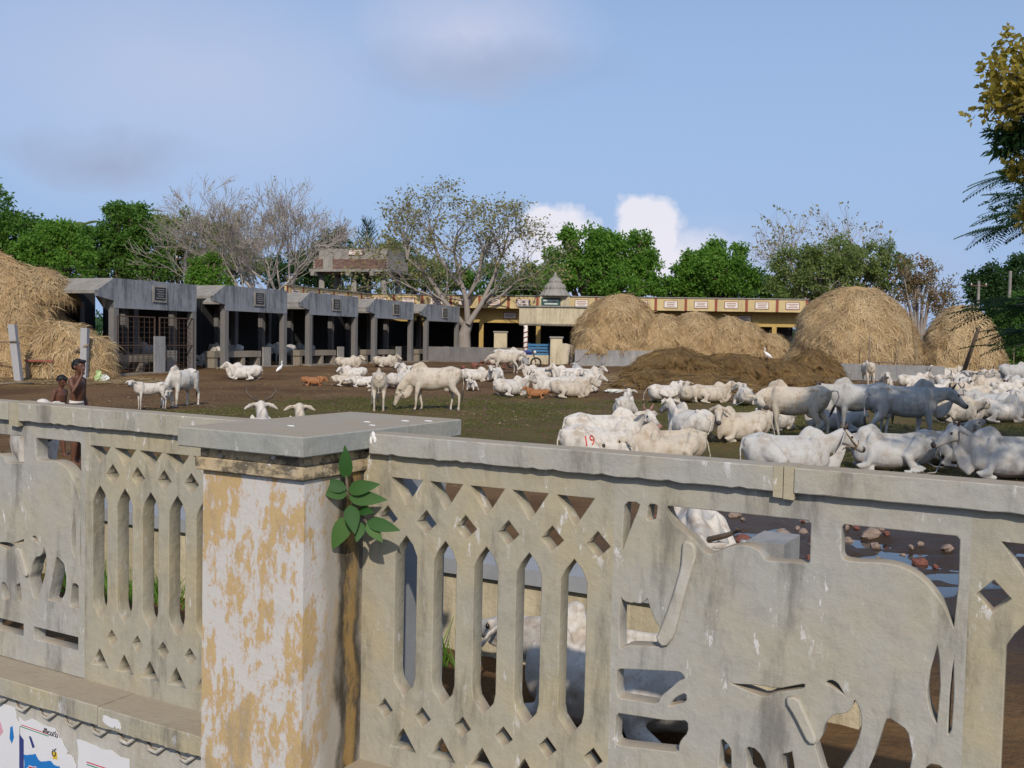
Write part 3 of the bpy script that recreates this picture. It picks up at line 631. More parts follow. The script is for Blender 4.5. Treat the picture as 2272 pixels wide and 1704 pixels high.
def ragged_bar(s0, s1, p0, p1, z0, z1, chips=0.0, seed=0, n=60):
    """long bar with slightly uneven arrises (s, p, z)"""
    g = np.random.default_rng(seed); rings = []
    for i, s in enumerate(np.linspace(s0, s1, n)):
        a = g.normal(0, .0012); c = -.004*(g.random() < chips); b = .003
        rings.append([(s, p0+b, z1), (s, p0, z1-b+a), (s, p0+a*.5, z0+b+a-c), (s, p0+b, z0+a-c), (s, p1, z0), (s, p1, z1)])
    m_ = MB(); m_.loft(rings); return m_
# right-hand stretch
wr = wall_root('street_wall', 'low wall of pierced cement with cow and calf cut-out beside the peeling pillar')
wall_obj('lattice_panel', plate([(-.05, -.086), (.93, -.086), (.93, -1.21), (-.05, -1.21)], lattice_holes(.144, .163, 0.0), PT), M['plaster'], wr, .3816)
cow_panel(wr, 0, 0)
wall_obj('lattice_panel', plate([(1.945, -.086), (2.95, -.086), (2.95, -1.21), (1.945, -1.21)], lattice_holes(2.085, .163, 0.0), PT), M['plaster'], wr, .3816)
ragged_bar(0.0, 1.427, .3516, .452, -.0857, -.013, .12, 1).build('cap_rail', M['plaster_grey'], wr)
ragged_bar(1.488, 5.2, .3516, .452, -.0857, -.013, .05, 2, 90).build('cap_rail', M['plaster_grey'], wr)
MB().cage([(1.4275, .356, -.101), (1.4545, .358, -.103), (1.4545, .448, -.09), (1.4275, .448, -.09), (1.4275, .356, -.011), (1.4545, .358, -.011), (1.4545, .448, -.011), (1.4275, .448, -.011)]).build('joint_filler', M['plaster'], wr)
MB().cage([(1.4575, .354, -.104), (1.4875, .357, -.106), (1.4875, .448, -.09), (1.4575, .448, -.09), (1.4575, .354, -.010), (1.4875, .356, -.010), (1.4875, .448, -.010), (1.4575, .448, -.010)]).build('joint_filler', M['plaster'], wr)
ragged_bar(-.05, 5.2, .20, .46, -1.285, -1.208, .1, 3, 90).build('ledge', M['plaster'], wr)
ragged_bar(-.05, 5.2, .25, .46, -1.9, -1.286, 0, 4).build('base_wall', M['plaster_grey'], wr)
wall_obj('cattle_panel', plate([(2.95, -.086), (5.2, -.086), (5.2, -1.21), (2.95, -1.21)], [], PT), M['plaster_grey'], wr, .3816)
# left-hand stretch
wl = wall_root('street_wall', 'low wall of pierced cement with torn posters on its base behind the pillar')
wall_obj('lattice_panel', plate([(-1.545, -.086), (-.50, -.086), (-.50, -1.20), (-1.545, -1.20)], lattice_holes(-1.448, .1545, .032, 5, False), PT), M['plaster'], wl, .3816)
cow_panel(wl, -3.49, .006)
wall_obj('lattice_panel', plate([(-3.6, -.086), (-2.56, -.086), (-2.56, -1.19), (-3.6, -1.19)], lattice_holes(-3.45, .163, .0), PT), M['plaster'], wl, .3816)
wall_obj('cattle_panel', plate([(-12, -.086), (-3.6, -.086), (-3.6, -1.19), (-12, -1.19)], [], PT), M['plaster_grey'], wl, .3816)
ragged_bar(-1.955, -.5, .3516, .452, -.0857, -.004, .12, 5).build('cap_rail', M['plaster_grey'], wl)
ragged_bar(-12, -2.025, .3516, .452, -.0857, -.004, .05, 6, 90).build('cap_rail', M['plaster_grey'], wl)
MB().cage([(-2.0245, .354, -.108), (-1.9555, .350, -.112), (-1.9555, .448, -.09), (-2.0245, .448, -.09), (-2.0245, .354, .0), (-1.9555, .352, .0), (-1.9555, .448, .0), (-2.0245, .448, .0)]).build('joint_filler', M['plaster'], wl)
ragged_bar(-12, -1.235, .20, .46, -1.275, -1.195, .1, 7, 120).build('ledge', M['plaster'], wl)
ragged_bar(-1.228, -.5, .198, .46, -1.277, -1.197, .1, 8, 40).build('ledge', M['plaster'], wl)
ragged_bar(-12, -.5, .25, .46, -1.9, -1.276, 0, 9).build('base_wall', M['collar_paint'], wl)
for i, s in enumerate(np.arange(-2.6, -.55, .165)):            # plaster swags under the ledge
    m_ = MB(); m_.tube([(s-.05, .247, -1.305), (s-.02, .238, -1.328), (s+.02, .235, -1.330), (s+.06, .240, -1.30), (s+.085, .246, -1.283)], [.004, .008+.004*math.sin(i*5.1), .009, .008+.003*math.cos(i*3.3), .003], 6, ref=(0, 1, 0)); m_.build('swag', M['collar_paint'], wl, True)

# ------------------------------------------------------------------ the pillar
pil = tag(empty('gate_pillar'), 'square wall pillar with peeling ochre limewash and a flat grey cap', 'pillar', None, 'thing'); pil.matrix_world = WALL_M
def ring_block(s0, s1, p0, p1, z0, z1, bev=.004):
    m_ = MB(); b = bev; R4 = lambda k, z: [(s0+k, p0+k, z), (s1-k, p0+k, z), (s1-k, p1-k, z), (s0+k, p1-k, z)]
    m_.loft([R4(b, z0), R4(0, z0+b), R4(0, z1-b), R4(b, z1)]); return m_
ring_block(-.569, 0, 0, .967, -.068, 0).build('cap', M['capstone'], pil)
def at_origin(mb, name, mat, parent, o):                      # object origin at o so that its material pattern sits right
    V = np.array(mb.v)-np.array(o); x = put(name, mesh_np(name, V, mb.f), mat, parent); x.location = o; return x
at_origin(ring_block(-.51, -.044, .05, .93, -.105, -.0681, .001), 'neck', M['moulding'], pil, (-.27, .05, -.1))
at_origin(ring_block(-.523, -.032, .037, .94, -.150, -.1051, .003), 'moulding', M['moulding'], pil, (-.27, .05, -.1))
at_origin(ring_block(-.507, -.045, .06, .47, -1.85, -.1501, .006), 'shaft', M['pillar'], pil, (-.27, .06, -.9))
at_origin(ring_block(-.505, -.047, .4701, .93, -1.85, -.1501, .004), 'rear_shaft', M['pillar_back'], pil, (-.27, .6, -.9))
m_ = MB(); g_ = np.random.default_rng(5)
for s, z, a, b in ((.016, -.020, .010, .016), (.006, -.038, .006, .015), (.024, -.034, .007, .013), (-.004, -.045, .004, .012)): m_.ball((s, .3505, z), (a, .002, b), 8)
m_.build('bird_dropping', M['feather'], wr, True)
m_ = MB()
for s, p, a in ((-.20, .60, .012), (-.12, .74, .014), (-.1, .5, .01), (-.05, .80, .014), (-.30, .28, .012)): m_.ball((s, p, .0), (a*1.6, a*.7, .0025), 8)
m_.build('bird_dropping', M['feather'], pil, True)

# ------------------------------------------------------------------ fig seedling growing from the wall
def leaf_mesh(L, W, curl=.2, fold=.25):
    V = []; F = []; n = 7
    for i in range(n):
        t = i/(n-1); w = W*(math.sin(math.pi*min(1, t**.8*1.0))**.8)*(1-.25*t) if 0 < i < n-1 else .0015; z = -curl*L*t*t
        V += [(-w, L*t, z+fold*w), (0, L*t, z), (w, L*t, z+fold*w)]
        if i: b = (i-1)*3; F += [(b, b+1, b+4, b+3), (b+1, b+2, b+5, b+4)]
    me = mesh_np('leaf', V, F, True); return me
def fig_plant():
    base = WP(.0, .335, -.26); t = thing('fig_seedling', 'young fig plant with glossy oval leaves rooted in the wall beside the pillar', 'plant', base)
    m_ = MB(); m_.tube([(0, .03, -.02), (-.03, -.05, .0), (-.05, -.09, .05), (-.055, -.10, .12)], [.008, .007, .006, .004], 6); m_.tube([(-.01, 0, -.01), (.0, -.08, -.03), (.02, -.11, -.05)], [.006, .005, .004], 6); m_.build('stem', M['bark'], t, True)
    spec = [  # direction (right, up, towards viewer), root offset, length
        ((.0, 1.0, .25), (-.055, -.10, .10), .115, .027), ((-.95, .28, .2), (-.052, -.10, .065), .105, .026), ((.85, .25, .3), (-.048, -.10, .06), .115, .029), ((1.0, .02, .25), (-.045, -.10, .035), .135, .030),
        ((-.8, .1, .4), (-.052, -.095, .045), .085, .022), ((.25, -.8, .55), (-.04, -.10, .01), .105, .030), ((-.45, -.95, .3), (-.045, -.09, -.03), .125, .036), ((.95, -.15, .3), (.02, -.11, -.045), .12, .027),
        ((.6, -.55, .4), (.02, -.11, -.05), .085, .024), ((-.1, -.6, .5), (.0, -.10, -.05), .07, .022), ((.5, .1, .6), (-.01, -.09, -.01), .07, .02)]
    for i, (d, o, L, W) in enumerate(spec):
        me = leaf_mesh(L, W, .10+.16*rnd.random(), .22); attr_col(me, 'tint', np.full((len(me.vertices), 3), rnd.random()))
        y = Vector((1, 0, 0))*d[0]+Vector((0, 0, 1))*d[1]+Vector((0, -1, 0))*d[2]; y.normalize(); zf = Vector((.15, -1, .35)); x = y.cross(zf).normalized(); z = x.cross(y)
        l = put('leaf', me, M['leaf_ficus'], t); l.matrix_local = Matrix(((x.x, y.x, z.x, o[0]), (x.y, y.y, z.y, o[1]), (x.z, y.z, z.z, o[2]), (0, 0, 0, 1)))
fig_plant()
# ------------------------------------------------------------------ torn posters on the base of the left wall
def paper(name, label, outline, z_off=.0):
    t = tag(empty(name), label, 'poster', 'torn posters on the base of the wall'); t.matrix_world = WALL_M @ Matrix.Translation((0, .2465-z_off, 0)); me = plate(outline, [], .0022, .0004); put('sheet', me, M['paper'], t); return t
def ink(t, name, pts, mat, lvl=1, s=0): put(name, plate(pts, [], .001, .0002), M[mat], t).location = (0, -.0011*lvl, 0)
def rag(pts, amp=.006, n=5, seed=0):
    g = np.random.default_rng(seed); out = []
    for i in range(len(pts)):
        a, b = np.array(pts[i]), np.array(pts[(i+1) % len(pts)])
        for k in range(n): out.append(tuple(a+(b-a)*k/n+g.normal(0, amp, 2)*(k > 0)))
    return out
def text_mesh(txt, size, font=None):
    cu = bpy.data.curves.new('t', 'FONT'); cu.body = txt; cu.size = size; cu.align_x = 'CENTER'; cu.align_y = 'CENTER'; cu.extrude = .0005
    o = bpy.data.objects.new('tmp', cu); COL.objects.link(o); dg = bpy.context.evaluated_depsgraph_get(); me = bpy.data.meshes.new_from_object(o.evaluated_get(dg)); bpy.data.objects.remove(o); bpy.data.curves.remove(cu); me.materials.clear(); return me
def ink_text(t, txt, s, z, size, mat, lvl=2, squash=1.0):
    me = text_mesh(txt, size); o = put('lettering', me, M[mat], t); o.matrix_local = Matrix.Translation((s, -.0011*lvl-.0004, z)) @ Matrix.Rotation(R(90), 4, 'X') @ Matrix.Diagonal((squash, 1, 1, 1))
def posters():
    t = paper('poster', 'torn white poster with pink smear and blue edge, leftmost on the wall base', rag([(-2.6, -1.36), (-1.83, -1.335), (-1.80, -1.42), (-1.79, -1.75), (-2.6, -1.75)], .008, 6, 1)); 
    ink(t, 'print', [(-1.97, -1.44), (-1.93, -1.42), (-1.91, -1.46), (-1.94, -1.49)], 'p_pink'); ink(t, 'print', [(-1.86, -1.43), (-1.845, -1.42), (-1.835, -1.47), (-1.85, -1.50), (-1.865, -1.48)], 'p_blue')
    t = paper('poster', 'torn poster with blue panel and big red Telugu letters', rag([(-1.80, -1.365), (-1.56, -1.37), (-1.50, -1.43), (-1.42, -1.50), (-1.40, -1.75), (-1.79, -1.75)], .007, 6, 2), .002)
    ink(t, 'print', rag([(-1.765, -1.53), (-1.70, -1.515), (-1.65, -1.535), (-1.60, -1.52), (-1.55, -1.53), (-1.525, -1.53), (-1.49, -1.66), (-1.765, -1.66)], .004, 3, 3), 'p_blue'); ink(t, 'print', [(-1.795, -1.445), (-1.765, -1.465), (-1.765, -1.66), (-1.795, -1.66)], 'p_navy')
    ink(t, 'print', [(-1.73, -1.44), (-1.715, -1.44), (-1.69, -1.48), (-1.705, -1.488)], 'p_navy'); ink(t, 'print', [(-1.78, -1.400), (-1.60, -1.402), (-1.60, -1.405), (-1.78, -1.403)], 'p_red'); ink(t, 'print', [(-1.79, -1.408), (-1.60, -1.411), (-1.60, -1.414), (-1.79, -1.411)], 'p_green')
    ink_text(t, 'తెలుగు', -1.585, -1.395, .036, 'p_black', 2); ink(t, 'print', [(-1.575, -1.475), (-1.545, -1.47), (-1.54, -1.50), (-1.57, -1.505)], 'p_yellow'); ink_text(t, 'ర', -1.56, -1.475, .05, 'p_black', 3)
    ink_text(t, 'సెరం', -1.628, -1.612, .115, 'paper', 2, 1.16); ink_text(t, 'సెరం', -1.63, -1.612, .108, 'p_red', 4, 1.14)
    t = paper('poster', 'torn white poster with red and green rule, nearest the pillar', rag([(-1.42, -1.385), (-1.10, -1.40), (-1.095, -1.60), (-1.12, -1.75), (-1.42, -1.75)], .005, 6, 5), .001)
    ink(t, 'print', [(-1.355, -1.468), (-1.20, -1.468), (-1.20, -1.472), (-1.355, -1.472)], 'p_red'); ink(t, 'print', [(-1.355, -1.478), (-1.19, -1.478), (-1.19, -1.482), (-1.355, -1.482)], 'p_green'); ink_text(t, 'సంతకం', -1.27, -1.505, .036, 'p_navy')
    ink(t, 'print', [(-1.18, -1.47), (-1.135, -1.475), (-1.13, -1.56), (-1.15, -1.56)], 'p_blue'); ink(t, 'print', [(-1.155, -1.50), (-1.14, -1.50), (-1.135, -1.53), (-1.15, -1.535)], 'p_yellow', 2); ink(t, 'print', [(-1.40, -1.57), (-1.25, -1.56), (-1.23, -1.60), (-1.25, -1.66), (-1.40, -1.67)], 'p_pink')
    ink(t, 'print', [(-1.445, -1.555), (-1.40, -1.545), (-1.36, -1.56), (-1.335, -1.53), (-1.325, -1.57), (-1.31, -1.66), (-1.345, -1.66), (-1.36, -1.585), (-1.42, -1.58), (-1.425, -1.66), (-1.45, -1.66)], 'p_navy', 2)
posters()
t = paper('poster', 'small scrap of white paper stuck to the ledge edge', rag([(-1.195, -1.222), (-1.10, -1.226), (-1.09, -1.262), (-1.13, -1.262), (-1.19, -1.25)], .004, 4, 9), .0); t.matrix_world = WALL_M @ Matrix.Translation((0, .195, 0))
# ------------------------------------------------------------------ cattle sheds: one row, five bays
SH_A = Vector(gp(254, 833)); SH_A.z = 0
_sb = gp(1016, 800); SH_D = Vector((_sb.x-SH_A.x, _sb.y-SH_A.y, 0)).normalized(); SH_N = Vector((SH_D.y, -SH_D.x, 0)); SH_B = -SH_N   # SH_N faces the yard, SH_B goes into the shed
def shed_t(px):                                               # distance along the row for a pixel column of the photo
    a = np.array([(px-1136)/FPX]); d = ray(px, 800); n = np.array([d[1], -d[0]]); return float(-(n@np.array(SH_A[:2]))/(n@np.array(SH_D[:2])))
SH_RZ = math.atan2(SH_D.y, SH_D.x)
def lines_text(parent, c, w, h, rows, mat, seed, M3, pr=.004):
    """rows of unreadably small lettering: short strokes"""
    g = np.random.default_rng(seed); m_ = MB()
    for r in range(rows):
        z = c[2]+h*(.5-(r+.5)/rows); x = -w/2*(.6+.4*g.random()); e = -x
        while x < e:
            k = w*(.02+.05*g.random()); m_.box((c[0]+x+k/2, c[1]-pr, z), (k*.8, .004, h/rows*.42)); x += k
    return m_.build('lettering', mat, parent)
def shed_bay(i, x0, x1, label, deep=6.0, gate=False, dark=True, sign=True):
    t0, t1 = shed_t(x0), shed_t(x1); w = t1-t0; o = SH_A+SH_D*t0; zf = ground_z(o.x, o.y); o.z = zf
    t = thing('cattle_shed', label, 'shed', o, SH_RZ, 'grey concrete sheds in a row along the yard')
    HT = 3.72-.02*i; HF = 2.58; pw = .26
    # local frame: x along the front, -y towards the yard, +y into the shed
    ov = .85
    MB().cage([(-.02, .0, HF), (w+.02, .0, HF), (w+.02, .14, HF), (-.02, .14, HF), (-.02, .0, HT), (w+.02, .0, HT), (w+.02, .14, HT), (-.02, .14, HT)]).build('fascia', M['shed'], t)
    for k, s in ((0, -1),):                                   # roof slab sloping down to the near side, its end capped by a fascia wing
        xe = -.025 if s < 0 else w+.025; xo = xe+s*ov
        q = MB(); q.cage([(min(xe, xo), .0, (HT-.62) if (s < 0) else HT-.16), (max(xe, xo), .0, (HT-.16) if s < 0 else HT-.62), (max(xe, xo), deep, (HT-.16) if s < 0 else HT-.62), (min(xe, xo), deep, (HT-.62) if s < 0 else HT-.16),
                (min(xe, xo), .0, (HT-.50) if s < 0 else HT), (max(xe, xo), .0, HT if s < 0 else HT-.50), (max(xe, xo), deep, HT if s < 0 else HT-.50), (min(xe, xo), deep, (HT-.50) if s < 0 else HT)]); q.build('eave', M['shed_roof'], t)
        q = MB(); q.cage([(min(xe, xo), -.004, (HT-.72) if s < 0 else HT-.86), (max(xe, xo), -.004, (HT-.86) if s < 0 else HT-.72), (max(xe, xo), .12, (HT-.86) if s < 0 else HT-.72), (min(xe, xo), .12, (HT-.72) if s < 0 else HT-.86),
                (min(xe, xo), -.004, (HT-.50) if s < 0 else HT-.001), (max(xe, xo), -.004, (HT-.001) if s < 0 else HT-.50), (max(xe, xo), .12, (HT-.001) if s < 0 else HT-.50), (min(xe, xo), .12, (HT-.50) if s < 0 else HT-.001)]); q.build('fascia_wing', M['shed'], t)
    MB().box((w/2, deep/2+.08, HT-.22), (w, deep-.12, .14)).build('roof', M['shed_roof'], t)
    for y in (pw/2+.012, deep*.5, deep-.2):
        for x in (pw/2-.02, w-pw/2+.02):
            q = MB(); q.loft([[(x-pw/2, y-pw/2, z), (x+pw/2, y-pw/2, z), (x+pw/2, y+pw/2, z), (x-pw/2, y+pw/2, z)] for z in (-.3, HF+.4)]); q.build('post', M['post'], t)
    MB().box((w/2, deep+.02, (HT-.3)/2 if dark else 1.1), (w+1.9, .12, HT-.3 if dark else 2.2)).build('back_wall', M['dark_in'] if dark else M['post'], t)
    # manger: raised trough on piers across the front, slab partition at one end
    q = MB(); q.box((w*.36, .85, .62), (w*.74, .55, .28)); q.build('manger', M['trough'], t)
    for x in (.12, w*.45, w*.70): MB().box((x, .85, .22), (.22, .5, .5)).build('manger_pier', M['trough'], t)
    MB().box((w*.80, .50, .42), (.60, .08, 1.05)).build('partition_slab', M['conc'], t)
    MB().box((w/2, -.12, -.08), (w+.9, .5, .30)).build('plinth', M['trough'], t)
    if sign:
        sw = min(.62, w*.2)*1.0; cx = w*.52
        f = MB(); f.box((cx, -.02, HT-.50), (sw+.16, .07, .66)); fr = f.build('plaque_frame', M['conc'], t); MB().box((cx, -.058, HT-.49), (sw, .012, .52)).build('plaque', M['black_stone'], fr)
        lines_text(fr, (cx, -.064, HT-.49), sw*.85, .44, 5, M['letter'], i, None)
    if gate:
        for a, b, lab in ((.16, w*.47, 0), (w*.53, w-.16, 1)):
            g = MB(); z1 = 2.28
            for p, q_ in (((a, .02, .02), (a, .02, z1)), ((b, .02, .02), (b, .02, z1)), ((a, .02, z1), (b, .02, z1)), ((a, .02, .04), (b, .02, .04)), ((a, .02, 1.15), (b, .02, 1.15))): g.beam(p, q_, .045)
            gt = g.build('mesh_gate', M['steel'], t); m_ = MB()
            for x in np.linspace(a, b, 8)[1:-1]: m_.beam((x, .02, .04), (x, .02, z1), .014)
            for z in np.linspace(.04, z1, 12)[1:-1]: m_.beam((a, .02, z), (b, .02, z), .014)
            m_.build('wire_mesh', M['steel'], gt)
        MB().box((w*.50, -.10, .72), (.62, .06, 1.60)).build('gate_slab', M['conc_low'], t)
    return t, t0, t1
shed_bay(0, 254, 435, 'grey concrete cattle shed with steel mesh gates next to the straw stack', 6.5, gate=True, dark=True)
shed_bay(1, 500, 636, 'grey concrete cattle shed with open front, second from the straw stack', 6.0, dark=True)
shed_bay(2, 687, 793, 'grey concrete cattle shed with dark inside, third from the straw stack', 6.0)
shed_bay(3, 832, 916, 'grey concrete cattle shed with dark inside, fourth from the straw stack', 6.0)
shed_bay(4, 947, 1018, 'grey concrete cattle shed at the row end beside the leaning tree trunk', 6.0)

# ------------------------------------------------------------------ long yellow building with signs
BY = 69.0
def yb(px): return (px-1136)/FPX*BY
def yellow_range(label, A, Bp, H=4.45, zf=.32, posts=None, name='yellow_building', n_panel=None, seed=0, deep=6.0, walls=True):
    A, Bp = Vector((A[0], A[1], zf)), Vector((Bp[0], Bp[1], zf)); d = (Bp-A); L = d.length; rz = math.atan2(d.y, d.x)
    t = thing(name, label, 'building', A, rz); g = np.random.default_rng(seed)
    MB().box((L/2, -.6, H-.42), (L, .14, .84)).build('parapet', M['yellow'], t)
    MB().box((L/2, -.61, H+.03), (L+.1, .26, .06)).build('coping', M['conc'], t)
    MB().box((L/2, deep/2-.6, H-.70), (L, deep, .14)).build('roof', M['conc'], t)
    MB().box((L/2, .45, H-1.32), (L, .16, .98)).build('lintel_band', M['yellow_deep'], t)
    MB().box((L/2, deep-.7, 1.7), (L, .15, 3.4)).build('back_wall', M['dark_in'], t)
    n = n_panel or max(2, int(round(L/2.05))); px = L/n
    for k in range(n+1):
        x = min(max(k*px, .08), L-.08); MB().box((x, -.675, H-.42), (.17, .03, .82)).build('pilaster', M['redpaint'], t)
    for k in range(n):
        x = (k+.5)*px; s = MB(); s.box((x, -.68, H-.42), (.92, .03, .50)); f = s.build('sign_frame', M['redpaint'], t); MB().box((x, -.70, H-.42), (.84, .014, .42)).build('sign_panel', M['signwhite'], f); lines_text(f, (x, -.708, H-.42), .72, .34, 3, M['letter_red'], seed*50+k, None)
        if k % 2 == 0:
            s = MB(); s.box((x+px*.5, .36, H-1.30), (.94, .03, .46)); f = s.build('sign_frame', M['redpaint'], t); MB().box((x+px*.5, .34, H-1.30), (.84, .014, .37)).build('sign_panel', M['signwhite'], f)
            lines_text(f, (x+px*.5, .332, H-1.30), .7, .28, 3, M['letter_red'], seed*50+k+30, None)
        if k % 2 == 1 or px > 3: MB().box((x+px*.5, .45, (H-1.8)/2), (.30, .24, H-1.8)).build('column', M['yellow_deep'], t)
    MB().box((L/2, .6, .45), (L, .12, .9)).build('low_wall', M['trough'], t)
    return t
yellow_range('long yellow arcade with white signs between red pilasters behind the straw stacks', (-10.2, 70.2), (19.6, 66.8), seed=1)
yellow_range('yellow roof parapet with red pilasters showing above the grey sheds', (-14.0, 59.0), (-10.4, 70.0), seed=2)
# domed porch
def porch():
    c = at(1231, 760, 64.5); z0 = ground_z(c.x, c.y); t = thing('temple_porch', 'domed porch with cream parapet and green name board in front of the yellow arcade', 'porch', (c.x, c.y, z0), R(-2))
    W = 4.7; zb, zt = 2.42, 3.62
    pts = [(-W/2, 1.8), (-W/2, .4), (-W/4, -.25), (W/4, -.25), (W/2, .4), (W/2, 1.8)]
    for k in range(5):
        a, b = Vector((*pts[k], 0)), Vector((*pts[k+1], 0)); d = (b-a).normalized(); n = Vector((d.y, -d.x, 0))*.12; q = MB()
        q.cage([a+Vector((0, 0, zb)), b+Vector((0, 0, zb)), b-n+Vector((0, 0, zb)), a-n+Vector((0, 0, zb)), a+Vector((0, 0, zt)), b+Vector((0, 0, zt)), b-n+Vector((0, 0, zt)), a-n+Vector((0, 0, zt))]); q.build('parapet', M['cream'], t)
        q = MB(); q.beam(a+Vector((0, 0, zt+.04)), b+Vector((0, 0, zt+.04)), .22, .07); q.build('coping', M['conc'], t)
    q = MB(); q.add([(*p, zb) for p in pts]+[(*p, zb+.12) for p in pts], [tuple(range(6))[::-1], tuple(range(6, 12))]+[(k, (k+1) % 6, 6+(k+1) % 6, 6+k) for k in range(6)]); q.build('roof', M['conc'], t)
    for x, y in ((-W/2+.45, .15), (W/2-.45, .15), (-W/2+.4, 1.6), (W/2-.4, 1.6)):
        col = MB(); col.lathe([(.13, -.2), (.13, zb)], 12, (x, y, 0)); cc = col.build('column', M['signwhite'], t, True)
        q = MB(); q.tube([(x+.145*math.cos(a*1.0), y+.145*math.sin(a*1.0), .1+a*.052) for a in np.linspace(0, 42, 130)], [.035]*130, 5, ref=(0, 0, 1)); q.build('spiral_band', M['redpaint'], cc)
    q = MB(); q.box((-.05, .45, zt+.28), (1.9, .9, .86)); b = q.build('turret', M['cream'], t)
    bd = MB().box((-.3, -.02, zt+.32), (1.25, .05, .52)).build('name_board', M['board_green'], b); lines_text(bd, (-.3, -.05, zt+.32), 1.1, .42, 2, M['letter_white'], 77, None)
    prof = [(1.0, .70), (1.02, .78), (.90, .86), (.80, 1.02), (.70, 1.13), (.66, 1.16), (.70, 1.20), (.68, 1.32), (.60, 1.46), (.46, 1.56), (.40, 1.60), (.44, 1.64), (.40, 1.76), (.28, 1.90), (.16, 1.98), (.10, 2.02), (.13, 2.08), (.08, 2.16), (.02, 2.30)]
    q = MB(); q.loft([[(-.05+r*(1+.04*math.cos(16*a))*math.cos(a), .45+r*(1+.04*math.cos(16*a))*math.sin(a), zt+z) for a in np.linspace(0, 2*math.pi, 64, endpoint=False)] for r, z in prof]); q.build('dome', M['conc'], t, True)
porch()
def gate_pillar(px, y, h, w, label, mat='cream'):
    c = gp(px, y); t = thing('gate_post', label, 'post', c); MB().box((0, 0, h/2-.1), (w, w, h+.2)).build('shaft', M[mat], t); MB().box((0, 0, h+.05), (w+.12, w+.12, .10)).build('cap', M['conc'], t)
gate_pillar(1233, 809, 1.62, .72, 'square cream gate post with grey cap beside the blue gate')
gate_pillar(1110, 800, 1.95, .9, 'square cream gate post behind the two standing cows')
c = gp(1195, 808); t = thing('blue_gate', 'blue slatted gate beside the cream gate post', 'gate', (c.x, c.y+.3, c.z))
for k, z in enumerate((.62, .82, 1.0, 1.18)): MB().box((0, 0, z), (1.35, .04, .13)).build('slat', M['bluepaint'], t)
for x in (-.6, .6): MB().box((x, .04, .75), (.06, .04, 1.1)).build('stile', M['bluepaint'], t)
MB().box((0, .0, .25), (1.4, .25, .6)).build('sill_wall', M['cream'], t)
c = gp(1262, 808); t = thing('rounded_wall_end', 'cream rounded end of the low grey wall beside the gate post', 'wall', c); t['kind'] = 'thing'
q = MB(); pr = [(-.45, 0), (.55, 0), (.52, .55), (.40, .95), (.15, 1.22), (-.2, 1.3), (-.45, 1.3)]; q.add([(x, -.15, z) for x, z in pr]+[(x, .15, z) for x, z in pr], [tuple(range(7)), tuple(range(7, 14))[::-1]]+[(k, 7+k, 7+(k+1) % 7, (k+1) % 7) for k in range(7)]); q.build('wall_block', M['cream_white'], t)
# low walls
def low_wall(label, a, b, h, th=.25, mat='conc_low', name='low_wall', cap=None, z=None):
    A, Bp = Vector(a), Vector(b); t = thing(name, label, 'wall', A); t['kind'] = 'thing'; d = Bp-A; n = Vector((-d.y, d.x, 0)).normalized()*th
    q = MB(); z0 = -.3; q.cage([Vector((0, 0, z0)), d+Vector((0, 0, z0)), d+n+Vector((0, 0, z0)), n+Vector((0, 0, z0)), Vector((0, 0, h)), d+Vector((0, 0, h)), d+n+Vector((0, 0, h)), n+Vector((0, 0, h))]); q.build('wall_body', M[mat], t)
    if cap:
        q = MB(); e = n.normalized()*.04; q.cage([-e+Vector((0, 0, h+.002)), d-e+Vector((0, 0, h+.002)), d+n+e+Vector((0, 0, h+.002)), n+e+Vector((0, 0, h+.002)), -e+Vector((0, 0, h+cap)), d-e+Vector((0, 0, h+cap)), d+n+e+Vector((0, 0, h+cap)), n+e+Vector((0, 0, h+cap))]); q.build('coping', M['pillar_back'], t)
    return t
low_wall('long low grey wall below the lumpy straw stack', gp(1275, 811), gp(1500, 815), .95)
low_wall('earth bank wall under the lumpy straw stack', (3.6, 61.5, .32), (17.0, 60.0, .32), 1.25, 1.0, 'trough')
low_wall('low grey wall in front of the big round straw stack', gp(1850, 842), gp(2095, 851), .72)
low_wall('low cement wall behind the far lying cows', gp(2050, 832), gp(2150, 834), .75)
low_wall('low brown wall behind the leaning tree trunk', gp(948, 802), gp(1125, 805), .95, .25, 'post')
W0, W1 = WP(-7.0, 2.45, 0), WP(1.35, 2.45, 0)
low_wall('low cream trough wall just inside the street wall', (W0.x, W0.y, 0), (W1.x, W1.y, 0), .47, .35, 'cream', 'trough_wall', .09)
